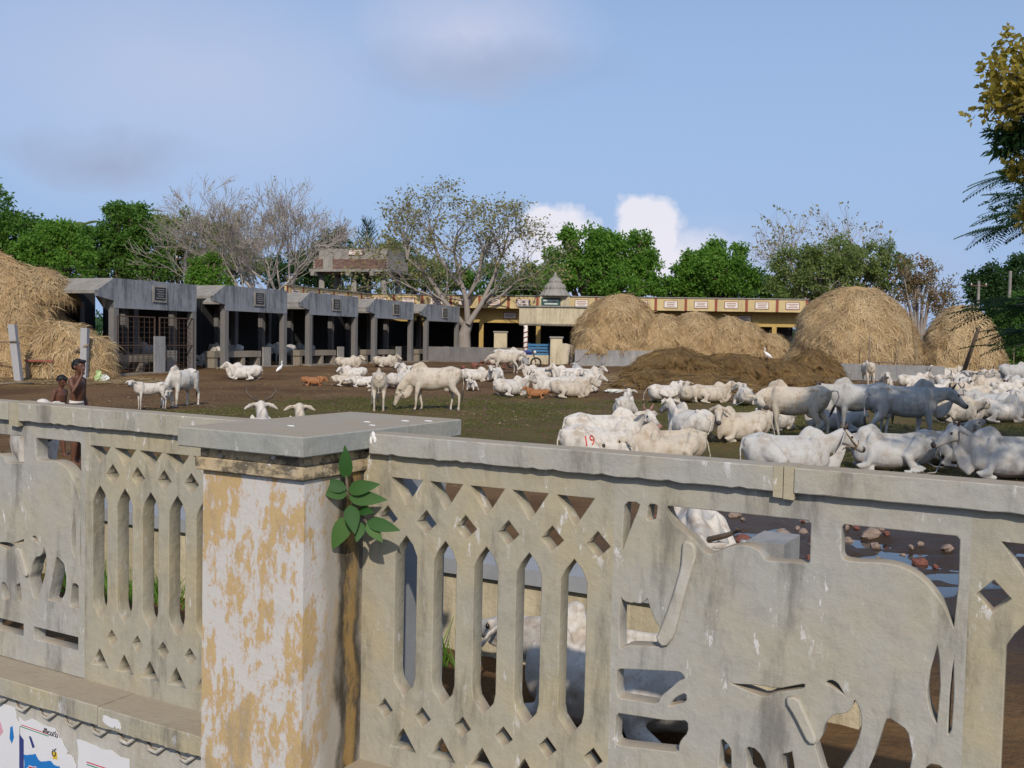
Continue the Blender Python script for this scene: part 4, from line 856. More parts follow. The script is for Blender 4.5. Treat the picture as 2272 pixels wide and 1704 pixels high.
# water tank on columns
def tank():
    Y = 76.0; c = at(800, 760, Y); z0 = .3; t = thing('water_tank', 'unfinished concrete tank with brick course on round columns behind the sheds', 'water tank', (c.x, c.y, z0), R(-14))
    k = Y/FPX; zb = CAMZ+(746-608)*k-z0; w = 5.9; d = 4.2
    for x in (-2.6, -.0, 2.4):
        for y in (-1.4, 1.5): q = MB(); q.lathe([(.22, 0), (.22, zb)], 12, (x, y, 0)); q.build('column', M['conc'], t, True)
    MB().box((0, 0, zb+.10), (w+.5, d+.5, .2)).build('slab', M['conc'], t)
    for x in (-2.8, 0.0, 1.9): MB().box((x, -d/2-.05, zb-.16), (.28, 1.0, .3)).build('bracket', M['conc'], t)
    MB().box((.1, 0, zb+1.35), (w-.5, d-.4, .75)).build('tank_wall', M['conc'], t)
    core = MB().box((0, 0, zb+.59), (w+.04, d+.04, .76)).build('brick_band', M['mortar'], t); bm = MB().box((0, 0, 0), (.27, .05, .085)).mesh('brick'); bm.materials.append(M['brick'])
    for r in range(7):
        n = 20
        for i in range(n):
            x = -w/2+(i+.5+(r % 2)*.5)*w/n
            if x < w/2-.1: put('brick', bm, None, core, (x, -d/2-.03+rnd.uniform(-.008, .008), zb+.27+r*.105))
    MB().box((-1.75, -d/2-.06, zb+.85), (.75, .12, 1.3)).build('pier', M['conc'], t)
    f = MB().box((.35, -d/2+.16, zb+1.45), (1.15, .06, .42)).build('sign_frame', M['redpaint'], t); MB().box((.35, -d/2+.12, zb+1.45), (1.05, .03, .34)).build('sign_panel', M['signwhite'], f); lines_text(f, (.35, -d/2+.10, zb+1.45), .9, .28, 2, M['letter_red'], 5, None)
tank()
# poles
def pole(label, px, py, Y, h, arm=True):
    c = at(px, py, Y); t = thing('utility_pole', label, 'pole', (c.x, c.y, .2)); q = MB(); q.tube([(0, 0, 0), (0, 0, h)], [.14, .10], 8); q.build('shaft', M['conc'], t)
    if arm:
        MB().box((0, 0, h-.35), (1.3, .1, .1)).build('crossarm', M['steel'], t)
        for x in (-.55, 0, .55): q = MB(); q.lathe([(.04, 0), (.05, .06), (.03, .14)], 8, (x, 0, h-.3)); q.build('insulator', M['signwhite'], t)
pole('pale utility pole with crossarm behind the pointed straw stack', 2169, 700, 75, 6.6)
pole('thin utility pole among the far trees at the right edge', 2238, 700, 70, 7.0, False)
pole('concrete utility pole behind the mesh-gated shed', 412, 640, 62, 6.6)
# ------------------------------------------------------------------ straw stacks and the dung heap
def dome_point(th, t, rx, ry, h, pw, seed, lump):
    r = (1-t**pw[0])**(1/pw[1]); k = 1+lump*(vn.fbm(th*2.2+seed, t*3+seed*1.7, 3))+lump*.5*vn2.fbm(th*7+seed, t*8, 2)
    hk = 1+lump*.55*vn2(th*1.6+seed*2.1, t*2.0)
    return np.stack([rx*r*k*np.cos(th), ry*r*k*np.sin(th), h*t*hk-.15*(1-t)], -1)
def strands(f, n, L, W, spread, lift, seed, tint_lo=0.0):
    """loose straws lying on a surface f(u, v) and hanging down it"""
    g = np.random.default_rng(seed); th = g.random(n)*2*np.pi; t = g.random(n)**.85*.985; e = .012
    P = f(th, t); D = P-f(th, np.clip(t+e, 0, 1)); D /= np.linalg.norm(D, axis=1, keepdims=True)+1e-9; A = f(th+e, t)-P; A /= np.linalg.norm(A, axis=1, keepdims=True)+1e-9
    Nn = np.cross(A, -D); Nn /= np.linalg.norm(Nn, axis=1, keepdims=True)+1e-9; a = g.normal(0, spread, n)[:, None]; l = (L*(.5+g.random(n)))[:, None]; w = (W*(.6+.8*g.random(n)))[:, None]
    d = D*np.cos(a)+A*np.sin(a); s = np.cross(d, Nn); off = Nn*(lift*(.2+g.random(n)))[:, None]; b = P+off; m_ = b+d*l*.55+Nn*(.02+.05*g.random(n))[:, None]*l*1.5; tip = b+d*l-Nn*.02-np.array([0, 0, 1])*l*.10
    V = np.stack([b-s*w*.5, b+s*w*.5, m_+s*w*.5, m_-s*w*.5, tip], 1).reshape(-1, 3); i = np.arange(n)[:, None]*5
    F = [tuple(x) for x in (i+np.array([[0, 1, 2, 3]])).tolist()]+[tuple(x) for x in (i+np.array([[3, 2, 4]])).tolist()]
    me = mesh_np('straw', V, F); c = np.repeat(np.clip(.5+1.1*vn2.fbm(th*2.6+seed, t*5.0+seed, 3)+g.normal(0, .26, n), 0, 1), 5); attr_col(me, 'tint', np.stack([c]*3, -1)); return me
def mound(parent, name, loc, rx, ry, h, pw=(2.2, 2.2), lump=.16, seed=0, mat='straw', smat='strand', n=3000, L=.42, W=.03, rz=0.0):
    nt, ns = 56, 26; th = np.linspace(0, 2*np.pi, nt, endpoint=False); ts = np.linspace(0, 1, ns)**.8; T, TH = np.meshgrid(ts, th, indexing='ij')
    f = lambda a, b: dome_point(a, b, rx, ry, h, pw, seed, lump)
    def fper(a, b):                                           # seam-free: blend the noise across the wrap
        a = np.mod(a, 2*np.pi); w = np.clip((a-5.4)/(2*np.pi-5.4), 0, 1)[..., None]; return f(a, b)*(1-w)+w*f(a-2*np.pi, b)
    P = fper(TH, T); V = P.reshape(-1, 3); F = []
    for i in range(ns-1):
        for j in range(nt): k = (j+1) % nt; F.append((i*nt+j, i*nt+k, (i+1)*nt+k, (i+1)*nt+j))
    o = put(name, mesh_np(name, V, F, True), M[mat], parent, loc); o.rotation_euler.z = rz
    s = put('straw', strands(fper, int(n*2.0), L*.8, W*.55, .75, .035, seed), M[smat], o); s['kind'] = 'stuff'; return o
def stack(label, parts, name='straw_stack', cat='haystack', **kw):
    c = parts[0]; t = thing(name, label, cat, c[0])
    for i, (loc, rx, ry, h, pw, seed, n) in enumerate(parts): mound(t, 'mound', Vector(loc)-Vector(parts[0][0]), rx, ry, h, pw, kw.get('lump', .16), seed, kw.get('mat', 'straw'), kw.get('smat', 'strand'), n, kw.get('L', .45), kw.get('W', .032))
    return t
def P_at(px, Y, z): d = ray(px, 770); return Vector((d[0]*Y/d[1], Y, z))
stack('big loose straw stack at the left edge, spilling over the shed roof', [
    (P_at(-35, 37.6, .1), 3.5, 2.4, 4.6, (1.7, 1.7), 1, 5200), (P_at(92, 38.2, 3.0), 1.15, 1.4, 1.25, (1.8, 2.0), 2, 1600), (P_at(25, 37.4, .1), 1.9, 1.9, 4.2, (1.7, 1.7), 3, 3600), (P_at(140, 36.6, .1), 1.6, 1.2, 2.05, (2.2, 2.0), 4, 1700), (P_at(212, 36.8, .15), .75, .9, 1.5, (2.6, 2.4), 5, 800)], lump=.22, L=.5)
stack('long lumpy straw stack behind the low grey wall in the middle', [
    (P_at(1372, 62, 1.2), 2.75, 2.4, 3.45, (2.3, 2.2), 11, 3600), (P_at(1470, 61.6, 1.2), 2.1, 1.9, 2.3, (2.0, 1.8), 12, 1500), (P_at(1545, 61.4, 1.2), 2.0, 1.9, 2.45, (1.9, 1.8), 13, 1500), (P_at(1615, 61.2, 1.2), 1.7, 1.8, 2.25, (1.8, 1.8), 14, 1200),
    (P_at(1655, 61.0, 1.2), 1.5, 1.7, 1.9, (1.8, 1.8), 15, 1000), (P_at(1710, 60.8, 1.1), 1.2, 1.4, 1.35, (1.9, 1.9), 16, 700), (P_at(1320, 61.0, 1.2), 1.3, 1.5, 1.6, (1.9, 1.8), 17, 700)], lump=.2, L=.6, W=.04)
stack('big domed straw stack, the tallest in the yard', [(P_at(1895, 49.5, .3), 3.15, 3.0, 4.35, (2.5, 2.0), 21, 8500)], lump=.15, L=.5, W=.032)
stack('pointed straw stack at the right beside the domed one', [(P_at(2132, 51.5, .3), 2.25, 2.2, 3.65, (1.75, 1.9), 22, 5500)], lump=.12, L=.5, W=.034)
stack('dark heap of dung and rotten straw in the middle of the yard', [
    (gp(1500, 852), 2.1, 1.5, 1.35, (2.0, 1.9), 31, 1500), (gp(1620, 850), 2.0, 1.5, 1.15, (2.0, 1.8), 32, 1400), (gp(1730, 852), 1.8, 1.4, .95, (1.9, 1.8), 33, 1200), (gp(1800, 845), 1.5, 1.3, 1.25, (1.8, 1.8), 34, 1100), (gp(1440, 860), 1.4, 1.2, .65, (1.9, 1.7), 35, 900), (gp(1570, 866), 2.4, 1.0, .55, (1.9, 1.6), 36, 900), (gp(1850, 858), 1.0, 1.0, .35, (1.9, 1.6), 37, 300)],
    name='dung_heap', cat='heap', lump=.42, mat='dung', smat='strand_dark', L=.32, W=.03)

# ------------------------------------------------------------------ trees
def leaf_cloud(C, Rr, n_per, L, seed, flat=.5, aspect=.42, up=.3):
    """leaves (single folded quads) scattered round cluster centres C (k,3) with radius Rr"""
    g = np.random.default_rng(seed); k = len(C); n = k*n_per; c = np.repeat(C, n_per, 0); d = g.normal(0, 1, (n, 3)); d /= np.linalg.norm(d, axis=1, keepdims=True); r = (g.random(n)**.5)[:, None]
    rr = np.repeat(Rr, n_per)[:, None] if np.ndim(Rr) else Rr; P = c+d*r*rr*np.array([1, 1, flat+.3]); a = d*.8+g.normal(0, .7, (n, 3))+np.array([0, 0, -.35]); a /= np.linalg.norm(a, axis=1, keepdims=True)
    nn = d*.6+np.array([0, 0, up])+g.normal(0, .5, (n, 3)); s = np.cross(a, nn); s /= np.linalg.norm(s, axis=1, keepdims=True)+1e-9; l = (L*(.6+.8*g.random(n)))[:, None]; w = l*aspect
    V = np.stack([P, P+a*l*.45+s*w*.5, P+a*l, P+a*l*.45-s*w*.5], 1).reshape(-1, 3); F = np.arange(n*4).reshape(-1, 4)
    me = mesh_np('leaves', V, F); tint = np.clip(np.repeat(np.repeat(g.random(k), n_per)*.55+g.random(n)*.45, 4), 0, 1); attr_col(me, 'tint', np.stack([tint]*3, -1)); return me
def seg_mesh(segs, name='branches', rmin=0.0):
    V = []; F = []
    for p0, p1, r0, r1 in segs:
        r0, r1 = max(r0, rmin), max(r1, rmin)
        n = 7 if r0 > .12 else (5 if r0 > .04 else 3); t = p1-p0; L = np.linalg.norm(t)
        if L < 1e-6: continue
        t = t/L; a = np.cross(t, (.3, .9, .1)); a /= np.linalg.norm(a); b = np.cross(t, a); q = np.linspace(0, 2*np.pi, n, endpoint=False); o = len(V)
        for p, r in ((p0-t*r0*.3, r0), (p1, r1)):
            for x in q: V.append(p+(a*math.cos(x)+b*math.sin(x))*r)
        F += [(o+j, o+(j+1) % n, o+n+(j+1) % n, o+n+j) for j in range(n)]
    return mesh_np(name, V, F, True)
def grow(segs, tips, p, d, L, r, depth, g, ratio=.74, fork=3, spread=.55, upw=.12, jit=.18, rr=.62):
    q = p; n = 3 if r > .03 else 2; dd = d.copy()
    for i in range(n):
        dd = dd+g.normal(0, jit, 3)+np.array([0, 0, upw]); dd /= np.linalg.norm(dd); e = q+dd*L/n; ra = r*(1-(1-rr)*i/n); rb = r*(1-(1-rr)*(i+1)/n); segs.append((q, e, ra, rb)); q = e
    if depth == 0: tips.append(q); return
    for k in range(fork if depth > 1 else fork+1):
        a = g.normal(0, 1, 3); a -= dd*(a@dd); a /= np.linalg.norm(a)+1e-9; s = spread*(.6+.8*g.random()); nd = dd*math.cos(s)+a*math.sin(s)
        start = q if k < 2 else p+(q-p)*(.45+.4*g.random())
        grow(segs, tips, start, nd, L*ratio*(.8+.4*g.random()), r*rr*(.95 if k == 0 else .72), depth-1, g, ratio, fork, spread, upw, jit, rr)
def crown_tree(label, base_px, Y, blobs, mat, dens=1.0, Lpx=8.0, seed=0, name='leafy_tree', bark='bark', z0=.2, group='trees beyond the yard', trunk_r=.22, cl=.62, aspect=.5, hollow=.45):
    """blobs in photo pixels (x, y, rx, ry) at distance Y"""
    g = np.random.default_rng(seed); k = Y/FPX; base = P_at(base_px, Y, z0); t = thing(name, label, 'tree', base, 0, group); C = []; Rr = []; segs = []; B = np.array(base)
    top = None
    sat = []
    for (x, y, rx, ry) in blobs:
        for q in range(3): a = g.uniform(.1, 3.04); sat.append((x+rx*.95*math.cos(a), y-ry*.9*math.sin(a), rx*g.uniform(.22, .4), ry*g.uniform(.25, .42)))
    for j, (x, y, rx, ry) in enumerate(list(blobs)+sat):
        c = np.array(at(x, y, Y)); c[1] += g.uniform(-.5, .5)*rx*k; R3 = np.array([rx*k, rx*k*.8, ry*k]); n = int(dens*(rx*ry)/38)+(8 if j < len(blobs) else 2)
        d = g.normal(0, 1, (n, 3)); d /= np.linalg.norm(d, axis=1, keepdims=True); r = hollow+(1-hollow)*g.random(n)**.5; C.append(c+d*r[:, None]*R3); Rr.append(np.full(n, cl)*(.6+.7*g.random(n))*k*20)
        fork = np.array([B[0]+(c[0]-B[0])*.25, B[1], B[2]+(c[2]-B[2])*.38]); segs.append((B+np.array([0, 0, .0]), fork, trunk_r, trunk_r*.7)); midp = (fork+c)/2+g.normal(0, .15, 3); segs += [(fork, midp, trunk_r*.6, trunk_r*.42), (midp, c, trunk_r*.42, trunk_r*.2)]
        for q in range(5):
            e = C[-1][g.integers(n)]; segs.append((midp+(c-midp)*g.random(), e, trunk_r*.2, trunk_r*.06))
    C = np.concatenate(C); Rr = np.concatenate(Rr)
    put('trunk', seg_mesh([(a-B, b-B, r0, r1) for a, b, r0, r1 in segs], 'trunk'), M[bark], t); put('crown', leaf_cloud(C-B, Rr, 38, Lpx*.95*k, seed, aspect=aspect), M[mat], t); return t
crown_tree('tall dark green tree at the left edge behind the straw stack', -10, 66, [(-20, 500, 70, 95), (30, 540, 70, 60), (-60, 560, 60, 60), (70, 590, 60, 45)], 'leaf_green', 1.1, seed=1)
crown_tree('mid green bushy tree behind the straw stack beside the palm', 120, 64, [(110, 545, 62, 50), (60, 585, 60, 40), (160, 590, 60, 45), (130, 520, 40, 30)], 'leaf_bright', 1.1, seed=2)
crown_tree('large rounded green tree behind the mesh-gated shed', 270, 68, [(262, 515, 62, 50), (310, 540, 58, 55), (220, 550, 60, 45), (270, 585, 95, 45), (330, 600, 55, 35), (290, 475, 38, 26)], 'leaf_green', 1.15, seed=3)
crown_tree('olive green tree behind the bare branches', 430, 74, [(420, 530, 75, 60), (480, 560, 70, 50), (390, 585, 70, 40), (540, 590, 60, 40)], 'leaf_olive', .8, seed=4)
crown_tree('small bright green bush at the foot of the bare tree', 458, 58, [(458, 600, 34, 32), (475, 628, 36, 22), (440, 625, 28, 24)], 'leaf_bright', 1.5, 7, seed=5)
crown_tree('dark tree behind the water tank on its far side', 740, 90, [(740, 555, 42, 38), (700, 590, 60, 40), (650, 610, 60, 40), (760, 620, 60, 50)], 'leaf_dark', 1.0, seed=6)
crown_tree('dark green tree right of the water tank behind the sparse tree', 900, 92, [(880, 570, 35, 40), (930, 610, 60, 35), (860, 620, 50, 40), (990, 625, 50, 35)], 'leaf_olive', .9, seed=7)
crown_tree('low green tree line seen through the sparse tree', 1120, 92, [(1080, 630, 60, 38), (1150, 640, 55, 30), (1190, 620, 40, 34)], 'leaf_green', .9, seed=8)
crown_tree('tall double-crowned green tree behind the domed porch', 1320, 84, [(1300, 540, 48, 40), (1262, 590, 52, 45), (1392, 565, 62, 50), (1430, 610, 40, 50), (1330, 610, 80, 45), (1240, 620, 40, 30), (1380, 640, 75, 28), (1345, 555, 45, 40)], 'leaf_bright', 1.25, seed=9, trunk_r=.3)
crown_tree('upright green tree behind the lumpy straw stack', 1610, 84, [(1610, 565, 45, 34), (1585, 605, 60, 40), (1640, 620, 45, 40), (1530, 625, 55, 35), (1490, 645, 45, 26), (1600, 645, 70, 25), (1560, 590, 40, 34)], 'leaf_bright', 1.25, seed=10, trunk_r=.28)
crown_tree('small green tree between the upright tree and the spreading one', 1700, 88, [(1695, 640, 35, 36), (1720, 660, 40, 25)], 'leaf_green', 1.0, seed=11)
crown_tree('wide spreading light green tree behind the domed straw stack', 1850, 70, [(1770, 590, 60, 40), (1850, 570, 70, 36), (1920, 580, 65, 40), (1975, 610, 50, 40), (1750, 630, 45, 35), (1830, 615, 70, 38), (1900, 625, 70, 35), (1780, 665, 45, 22)], 'leaf_olive', .85, 7, seed=12, bark='bark_grey', trunk_r=.2)
crown_tree('dark green far tree behind the pale utility pole', 2215, 95, [(2215, 630, 55, 40), (2180, 650, 30, 28), (2250, 660, 55, 45), (2270, 615, 45, 45)], 'leaf_dark', 1.1, seed=13)
crown_tree('low green bushes at the right edge beyond the pointed stack', 2250, 66, [(2240, 720, 42, 38), (2275, 740, 50, 60), (2215, 735, 26, 26), (2290, 690, 45, 40), (2250, 780, 40, 40)], 'leaf_green', 1.2, seed=14)
crown_tree('russet leaved tree between the two big straw stacks', 2040, 68, [(2030, 600, 38, 32), (2075, 630, 42, 36), (2050, 660, 50, 40), (2010, 640, 32, 40), (2090, 670, 30, 26)], 'leaf_red', .24, 6, seed=15, bark='bark_grey', cl=.8, trunk_r=.14)
def palm(label, px, py, Y, seed):
    g = np.random.default_rng(seed); c = np.array(at(px, py, Y)); b = P_at(px, Y, .2); t = thing('palm_tree', label, 'tree', b, 0, 'trees beyond the yard'); h = c[2]-.2
    q = MB(); q.tube([(0, 0, 0), (.15, 0, h*.5), (c[0]-b.x, 0, h)], [.2, .16, .13], 8); q.build('trunk', M['bark_grey'], t, True); V = []; F = []
    for i in range(16):
        a = i*2.4+g.random()*.4; e = .9-1.3*(i/16.0); L = 2.1; P = np.array([c[0]-b.x, 0, h]); d = np.array([math.cos(a)*math.cos(e), math.sin(a)*math.cos(e), math.sin(e)])
        for s in range(14):
            d = d+np.array([0, 0, -.10]); d /= np.linalg.norm(d); P2 = P+d*L/14; sd = np.cross(d, (0, 0, 1)); sd /= np.linalg.norm(sd)+1e-9; w = .55*math.sin(math.pi*(s+1.5)/16)
            for k in (-1, 1):
                o = len(V); V += [P, P2, P2+sd*k*w+np.array([0, 0, -.22*w])+d*.22, P+sd*k*w*.95+np.array([0, 0, -.25*w])+d*.18]; F.append((o, o+1, o+2, o+3)) if s % 1 == 0 else None
            P = P2
    me = mesh_np('fronds', np.array(V), F); attr_col(me, 'tint', np.repeat(g.random(len(V)//4), 4)[:, None]*np.ones((1, 3))); put('crown', me, M['leaf_olive'], t)
palm('feathery palm top showing above the left trees', 178, 505, 85, 3); palm('palm top half hidden behind the large rounded tree', 312, 478, 92, 4)
def bare_tree():
    Y = 60.0; k = Y/FPX; b = P_at(596, Y, .3); g = np.random.default_rng(12); t = thing('bare_tree', 'leafless pale tree with a wide fan of fine twigs behind the sheds', 'tree', b); segs = []; tips = []
    B = np.array([0, 0, 0.0]); f = np.array([.05, 0, 2.6]); segs.append((B, f, .34, .28)); t.scale = (1.0, 1.0, .86)
    for i, (dx, dz, L, r) in enumerate(((-1.15, .85, 3.0, .15), (-.72, 1.0, 2.9, .16), (-.32, 1.1, 2.7, .15), (.10, 1.15, 2.6, .16), (.45, 1.05, 2.6, .16), (-1.5, .75, 2.9, .12), (.75, 1.0, 2.4, .13), (.0, 1.0, 2.9, .14))):
        d = np.array([dx, g.uniform(-.5, .5), dz]); d /= np.linalg.norm(d); grow(segs, tips, f+np.array([0, 0, -.2*(i == 5)]), d, L, r, 6 if i % 2 == 0 else 5, g, .75, 3, .46, .075, .12, .62)
    put('trunk', seg_mesh(segs[:60], 'trunk'), M['bark_pale'], t); tw = put('crown', seg_mesh(segs[60:], 'twigs', .0105), M['bark_pale'], t)
    P = np.array(tips); P = P[g.random(len(P)) < .12]; put('dry_leaves', leaf_cloud(P, .12, 2, .16, 5), M['leaf_sparse'], t)
bare_tree()
def sparse_tree():
    b = gp(1032, 800); Y = b.y; k = Y/FPX; g = np.random.default_rng(4); t = thing('sparse_tree', 'thick trunked tree with sparse dry leaves at the end of the sheds', 'tree', b); t.scale = (1, 1, .89); segs = []; tips = []
    L_ = lambda x, y, dy=0.0: np.array(at(x, y, Y))-np.array(b)+np.array([0, dy, 0])
    tr = [L_(1034, 802), L_(1030, 770), L_(1030, 735), L_(1038, 705)]
    for i, r in enumerate((.62, .48, .42)): segs.append((tr[i], tr[i+1], r, (.48, .42, .36)[i]))
    for a in range(6): q = tr[0]+np.array([.75*math.cos(a), .75*math.sin(a), -.1]); segs.append((tr[0]+np.array([0, 0, .7]), q, .22, .06))
    for path, r in (([(1034, 720), (985, 650), (950, 590), (905, 548)], .24), ([(1038, 705), (1035, 650), (1018, 585), (1008, 530)], .24), ([(1040, 708), (1068, 660), (1092, 600), (1112, 540)], .22), ([(985, 650), (925, 625), (880, 600)], .12), ([(1035, 650), (1062, 590), (1072, 520)], .16), ([(1068, 660), (1110, 640), (1150, 600)], .12), ([(1018, 610), (975, 545), (955, 490)], .15)):
        P = [L_(x, y, g.uniform(-.4, .4)) for x, y in path]
        for i in range(len(P)-1): segs.append((P[i], P[i+1], r*(1-.22*i), r*(1-.22*(i+1)))); 
        for i in range(1, len(P)):
            for q in range(2 if i < len(P)-1 else 3):
                d = (P[i]-P[i-1])/np.linalg.norm(P[i]-P[i-1])+g.normal(0, .45, 3); d /= np.linalg.norm(d); grow(segs, tips, P[i], d, 1.55, r*.42, 4, g, .74, 3, .55, .10, .16, .58)
    put('trunk', seg_mesh(segs[:60], 'trunk'), M['bark_grey'], t); put('crown', seg_mesh(segs[60:], 'twigs'), M['bark_grey'], t)
    T = np.array(tips); T = T[g.random(len(T)) < .42]; put('leaves', leaf_cloud(T, .42, 3, .22, 6, aspect=.6), M['leaf_sparse'], t)
sparse_tree()
def pale_top():
    Y = 80.0; b = P_at(1810, Y, .3); g = np.random.default_rng(9); t = thing('bare_tree', 'pale nearly leafless tree top above the spreading light green tree', 'tree', b); segs = [(np.zeros(3), np.array([0, 0, 3.0]), .3, .24)]; tips = []
    for dx in (-.75, -.4, -.05, .35, .7): d = np.array([dx, g.uniform(-.4, .4), 1.0]); d /= np.linalg.norm(d); grow(segs, tips, np.array([0, 0, 2.8]), d, 3.0, .14, 4, g, .76, 3, .5, .08, .14, .6)
    put('trunk', seg_mesh(segs[:30], 'trunk'), M['bark_pale'], t); put('crown', seg_mesh(segs[30:], 'twigs', .014), M['bark_pale'], t); T = np.array(tips); put('leaves', leaf_cloud(T[g.random(len(T)) < .4], .3, 4, .26, 7, aspect=.6), M['leaf_sparse'], t)
pale_top()
def casuarina():
    Y = 95.0; b = P_at(812, Y, .3); g = np.random.default_rng(19); t = thing('casuarina_tree', 'grey feathery tree top above the water tank', 'tree', b); h = at(812, 500, Y).z-.3; segs = [(np.zeros(3), np.array([0, 0, h]), .2, .03)]
    for i in range(70):
        z = h*(.45+.55*g.random()); a = g.random()*6.28; l = (h-z)*.35+.5; d = np.array([math.cos(a), math.sin(a), .9]); segs.append((np.array([0, 0, z]), np.array([0, 0, z])+d*l, .04, .015))
        for q in range(5): p = np.array([0, 0, z])+d*l*g.random(); segs.append((p, p+np.array([g.normal(0, .3), g.normal(0, .3), .6]), .03, .012))
    put('trunk', seg_mesh(segs[:1], 'trunk'), M['bark_grey'], t); put('crown', seg_mesh(segs[1:], 'needles'), M['leaf_dark'], t)
    me = t.children[1].data; attr_col(me, 'tint', np.full((len(me.vertices), 3), .9))
casuarina()
# trees close by on the right: they stand mostly out of the picture and shade the right half of the herd
def frond_mesh(g, L=.62):
    V = []; F = []; n = 13; d = np.array([0, 1.0, 0])
    P = np.zeros(3)
    for s in range(n):
        d = d+np.array([0, 0, -.035]); d /= np.linalg.norm(d); P2 = P+d*L/n; w = .17*math.sin(math.pi*(s+2)/(n+2)); o = len(V); V += [P-[.004, 0, 0], P+[.004, 0, 0], P2+[.004, 0, 0], P2-[.004, 0, 0]]; F.append((o, o+1, o+2, o+3))
        for k in (-1, 1): o = len(V); a = P+np.array([k*w*.5, .05, .0]); V += [P, a+[0, -.016, 0], P+np.array([k*w, .085, -.03]), a+[0, .018, 0]]; F.append((o, o+1, o+2, o+3))
        P = P2
    return np.array(V), np.array(F)
def feather_tree():
    g = np.random.default_rng(31); b = Vector((9.55, 14.6, 0)); t = thing('feather_leaf_tree', 'feathery dark tree reaching in at the right edge', 'tree', b); segs = [(np.zeros(3), np.array([0, 0, 2.4]), .28, .22), (np.array([0, 0, 2.4]), np.array([.2, .1, 6.5]), .22, .1)]; V0, F0 = frond_mesh(g); VV = []; FF = []; TT = []; o = 0
    for i in range(26):
        z = 2.2+3.4*g.random(); a = math.pi+g.uniform(-1.2, 1.2) if i < 17 else g.uniform(0, 6.28); l = 1.95+.45*g.random(); d = np.array([math.cos(a), math.sin(a), .22]); p = np.array([.05, 0, z-.4]); n = 7; pp = p
        for s in range(n):
            d = d+np.array([0, 0, -.06])+g.normal(0, .05, 3); q = pp+d*l/n; segs.append((pp, q, .05*(1-s/n)+.012, .05*(1-(s+1)/n)+.010)); pp = q
            for k in range(5 if s > 1 else 2):
                ya = math.atan2(d[1], d[0])+g.choice([-1, 1])*g.uniform(.2, 1.0); el = g.uniform(-.35, .25); f = np.array([math.cos(ya)*math.cos(el), math.sin(ya)*math.cos(el), math.sin(el)]); x = np.cross(f, (0, 0, 1)); x /= np.linalg.norm(x); zz = np.cross(x, f); Mx = np.stack([x, f, zz], 1)
                VV.append(V0*(.7+.5*g.random()) @ Mx.T+q); FF.append(F0+o); o += len(V0); TT.append(np.full(len(V0), g.random()))
    put('trunk', seg_mesh(segs, 'trunk'), M['bark_grey'], t); me = mesh_np('crown', np.concatenate(VV), np.concatenate(FF)); T = np.concatenate(TT); attr_col(me, 'tint', np.stack([T]*3, -1)); put('crown', me, M['leaf_dark'], t)
feather_tree()
def yellow_tree():
    g = np.random.default_rng(41); b = Vector((9.0, 12.6, 0)); t = thing('yellow_leaf_tree', 'tall tree with mustard yellow leaves at the upper right edge', 'tree', b); B = np.array(b); segs = [(np.zeros(3), np.array([0, 0, 4.0]), .25, .2)]; Cy = []; Cd = []
    for x, y, r in ((2250, 110, 40), (2215, 150, 26), (2275, 150, 50), (2240, 190, 34), (2290, 210, 50), (2210, 232, 34), (2250, 245, 40), (2300, 120, 50), (2262, 370, 16), (2275, 470, 22), (2330, 200, 90), (2400, 150, 120), (2360, 320, 90)):
        c = np.array(at(x, y, 12.6+g.uniform(-.3, .3)))-B; k = 12.6/FPX
        for q in range(9): Cy.append(c+g.normal(0, .5, 3)*r*k)
        segs.append((np.array([0, 0, 3.6+g.random()]), c, .05, .012))
    for x, y, r in ((2262, 200, 30), (2250, 290, 36), (2235, 310, 24), (2270, 320, 40), (2300, 270, 60), (2350, 420, 100)):
        c = np.array(at(x, y, 12.9))-B; k = 12.9/FPX
        for q in range(10): Cd.append(c+g.normal(0, .5, 3)*r*k)
    put('trunk', seg_mesh(segs, 'trunk'), M['bark'], t); put('crown', leaf_cloud(np.array(Cy), .14, 16, .095, 8, aspect=.7), M['leaf_yellow'], t); put('dark_foliage', leaf_cloud(np.array(Cd), .16, 26, .15, 9, aspect=.22, up=0), M['leaf_dark'], t)
yellow_tree()
def shade_tree(label, x, y, seed, r=3.4, zc=5.6, rz=2.5):
    g = np.random.default_rng(seed); t = thing('shade_tree', label, 'tree', (x, y, 0)); n = 430; d = g.normal(0, 1, (n, 3)); d /= np.linalg.norm(d, axis=1, keepdims=True); C = d*(g.random(n)**.4)[:, None]*np.array([r, r, rz])+np.array([0, 0, zc])
    segs = [(np.zeros(3), np.array([0, 0, 2.6]), .3, .24)]+[(np.array([0, 0, 2.2]), C[i]*.7+np.array([0, 0, 1.2]), .1, .03) for i in range(0, n, 18)]
    put('trunk', seg_mesh(segs, 'trunk'), M['bark'], t); put('crown', leaf_cloud(C, .55, 34, .16, seed), M['leaf_green'], t)
shade_tree('broad street tree standing out of view to the right', 9.4, 9.3, 51); shade_tree('second broad street tree farther out of view to the right', 13.8, 12.0, 52, 3.8, 6.2, 3.0)

def far_belt():                                                # the far line of trees that closes the horizon
    g = np.random.default_rng(61); n = 900; x = g.uniform(-140, 140, n); y = 135+g.uniform(-12, 25, n); z = g.random(n)**.8*(5.5+2.5*vn.fbm(x*.06, y*0, 3)*2); C = np.stack([x, y, z], -1)
    tag(put('treeline', leaf_cloud(C, 1.5, 24, .9, 62), M['leaf_dark']), 'far dark line of trees along the horizon', None, None, 'stuff')
far_belt()
